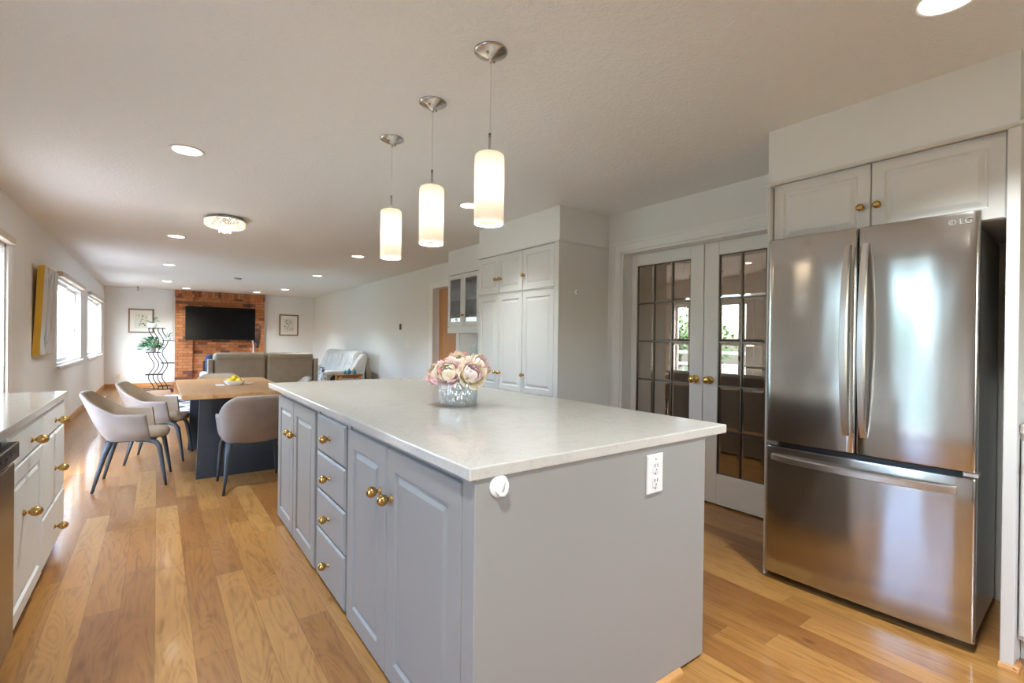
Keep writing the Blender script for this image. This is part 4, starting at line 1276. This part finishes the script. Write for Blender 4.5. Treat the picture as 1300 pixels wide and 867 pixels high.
obj('back_panel', prof([(3.30, .10), (3.27, .86), (3.335, .86), (3.43, .10)], A0+.02, A1-.02), M['sofaback'], lv)

# small wood table with glazed pots
st = thing('side_table', 'small reddish wood side table in front of the pale loveseat', 'side table', (2.77, 8.72, 0))
obj('top', B().box(2.56, 8.55, .575, 2.975, 8.90, .600), M['walnut'], st, bevel=.006)
for x in (2.60, 2.935):
    for y in (8.59, 8.86):
        obj('leg', B().tube([(x, y, .575), (x+(.0 if x < 2.8 else -.0), y, 0)], [.024, .014], 10), M['oaktrim'], st, smooth=True)
for y in (8.585, 8.85): obj('apron', B().box(2.60, y, .53, 2.935, y+.015, .575), M['walnut'], st)
def jar(x, y, r, h, mm, lid, label):
    t = thing('glazed_jar', label, 'jar', (x, y, .6005), 0, 'glazed jars on the side table')
    obj('body', B().lathe([(.001, 0), (r*.6, 0), (r, h*.35), (r*.95, h*.65), (r*.5, h*.9), (r*.45, h)], (x, y, .6005), (0, 0, 1), 18), M[mm], t, smooth=True)
    obj('lid', B().lathe([(r*.5, h), (r*.52, h*1.05), (r*.2, h*1.15), (r*.15, h*1.3), (.001, h*1.33)], (x, y, .6005), (0, 0, 1), 14), M[lid], t, smooth=True)
jar(2.695, 8.66, .028, .055, 'teal', 'teal', 'smallest teal jar on the left of the wood side table')
jar(2.775, 8.70, .035, .075, 'teal', 'twig', 'middle teal jar with dark lid on the wood side table')
jar(2.850, 8.64, .036, .070, 'teal', 'teal', 'right hand teal jar on the wood side table')
jar(2.895, 8.80, .036, .085, 'ochre', 'ochre', 'ochre jar behind the teal jars on the side table')
# tall blue and white vase
M['bluewhite'] = mat('blue_and_white_glaze', (.8, .82, .85), .2)
_m = M['bluewhite']
L(_m, ramp(_m, noise(_m, mapping(_m), 22, 2, .5), [(.56, (.80, .82, .86)), (.60, (.08, .12, .30))]), P(_m).inputs['Base Color'])
b = B().lathe([(.001, 0), (.05, 0), (.055, .01), (.07, .18), (.085, .40), (.075, .55), (.04, .64), (.038, .70), (.052, .72)], (2.375, 8.93, 0.0005), (0, 0, 1), 22)
tag(obj('floor_vase', b, M['bluewhite'], smooth=True), 'blue and white patterned vase standing between sofa and loveseat', 'vase')

# things on the right wall
rfn = lambda u, v, d: (-d, u, v)
t = thing('thermostat', 'dark thermostat on the right wall of the living room', 'thermostat', (rwx(8.2), 8.13, 1.455))
obj('cover_plate', B().rings([rect(rfn, -.06, .06, -.065, .065, i, d) for i, d in ((0, .001), (0, .006), (.006, .01))], True), M['ivory'], t, local=True)
obj('display', B().rings([rect(rfn, -.035, .02, -.05, .05, i, d) for i, d in ((0, .009), (0, .022), (.006, .026))], True), M['black'], t, local=True)
t = outlet('light_switch', (rwx(7.85), 7.85, 1.14), rfn, 'white light switch plate on the right wall before the doorway', 'light switch', .115, .12, duplex=False)
bb = B()
for k in (-.028, .028): bb.rings([rect(rfn, k-.015, k+.015, -.032, .032, i, d) for i, d in ((0, .006), (.002, .011))])
obj('rocker', bb, M['plastic'], t, local=True)

# ------------------------------------------------------------------ outdoors: deck, railing, trees
struct('ground', B().box(-40, -25, -3.2, LX-.2, 45, -3.0), M['grass'])
tag(obj('deck', B().box(LX-3.2, -3, -.16, LX-.17, 14.6, -.06), M['deck']), 'wooden deck outside the left windows', 'deck')
rl = thing('deck_railing', 'white wooden railing at the outer edge of the deck', 'railing', (LX-3.1, 5.8, -.06))
for k in range(12):
    y = -2.9+k*1.58
    obj('post', B().box(LX-3.14, y-.045, -.06, LX-3.05, y+.045, 1.0), M['white'], rl)
for z in (.18, .42, .66, .96):
    obj('rail', B().box(LX-3.12, -2.95, z, LX-3.07, 14.55, z+.07), M['white'], rl)
def tree(x, y, h, r, seed):
    t = thing('tree', 'leafy green tree beyond the deck railing', 'tree', (x, y, -3.0), 0, 'trees beyond the deck')
    rn = random.Random(seed)
    obj('trunk', B().tube([(x, y, -3.0), (x+.1, y, -1.0), (x, y+.1, h*.6)], [.18, .14, .05], 8), M['bark'], t, smooth=True)
    b = B()
    blobs = [(x+rn.uniform(-.6, .6)*r, y+rn.uniform(-.6, .6)*r, h*rn.uniform(.2, .95)-.4, r*rn.uniform(.4, .7)) for _ in range(9)]
    for bx_, by_, bz_, br_ in blobs:
        for k in range(150):
            v = Vector((rn.gauss(0, 1), rn.gauss(0, 1), rn.gauss(0, 1))).normalized()*br_*rn.uniform(.7, 1.05)
            p = Vector((bx_, by_, bz_))+v
            e = Vector((rn.uniform(-1, 1), rn.uniform(-1, 1), rn.uniform(-1, 1))).normalized(); s = e.orthogonal().normalized()
            l = .17*rn.uniform(.6, 1.3)
            b.face([p, p+e*l*.5+s*l*.3, p+e*l, p+e*l*.5-s*l*.3])
    obj('foliage', b, M['treeleaf'], t, norm=False)
for k, (x, y, h, r) in enumerate(((-9, 3.4, 2.6, 1.3), (-10, 7.2, 3.4, 1.5), (-9.5, 11.2, 3.0, 1.5), (-11, 15.4, 3.2, 1.7), (-10.5, -.8, 3.6, 1.5), (-12, 20, 3.4, 1.9), (-12.5, 26, 3.6, 2.0))):
    tree(x, y, h, r, k)
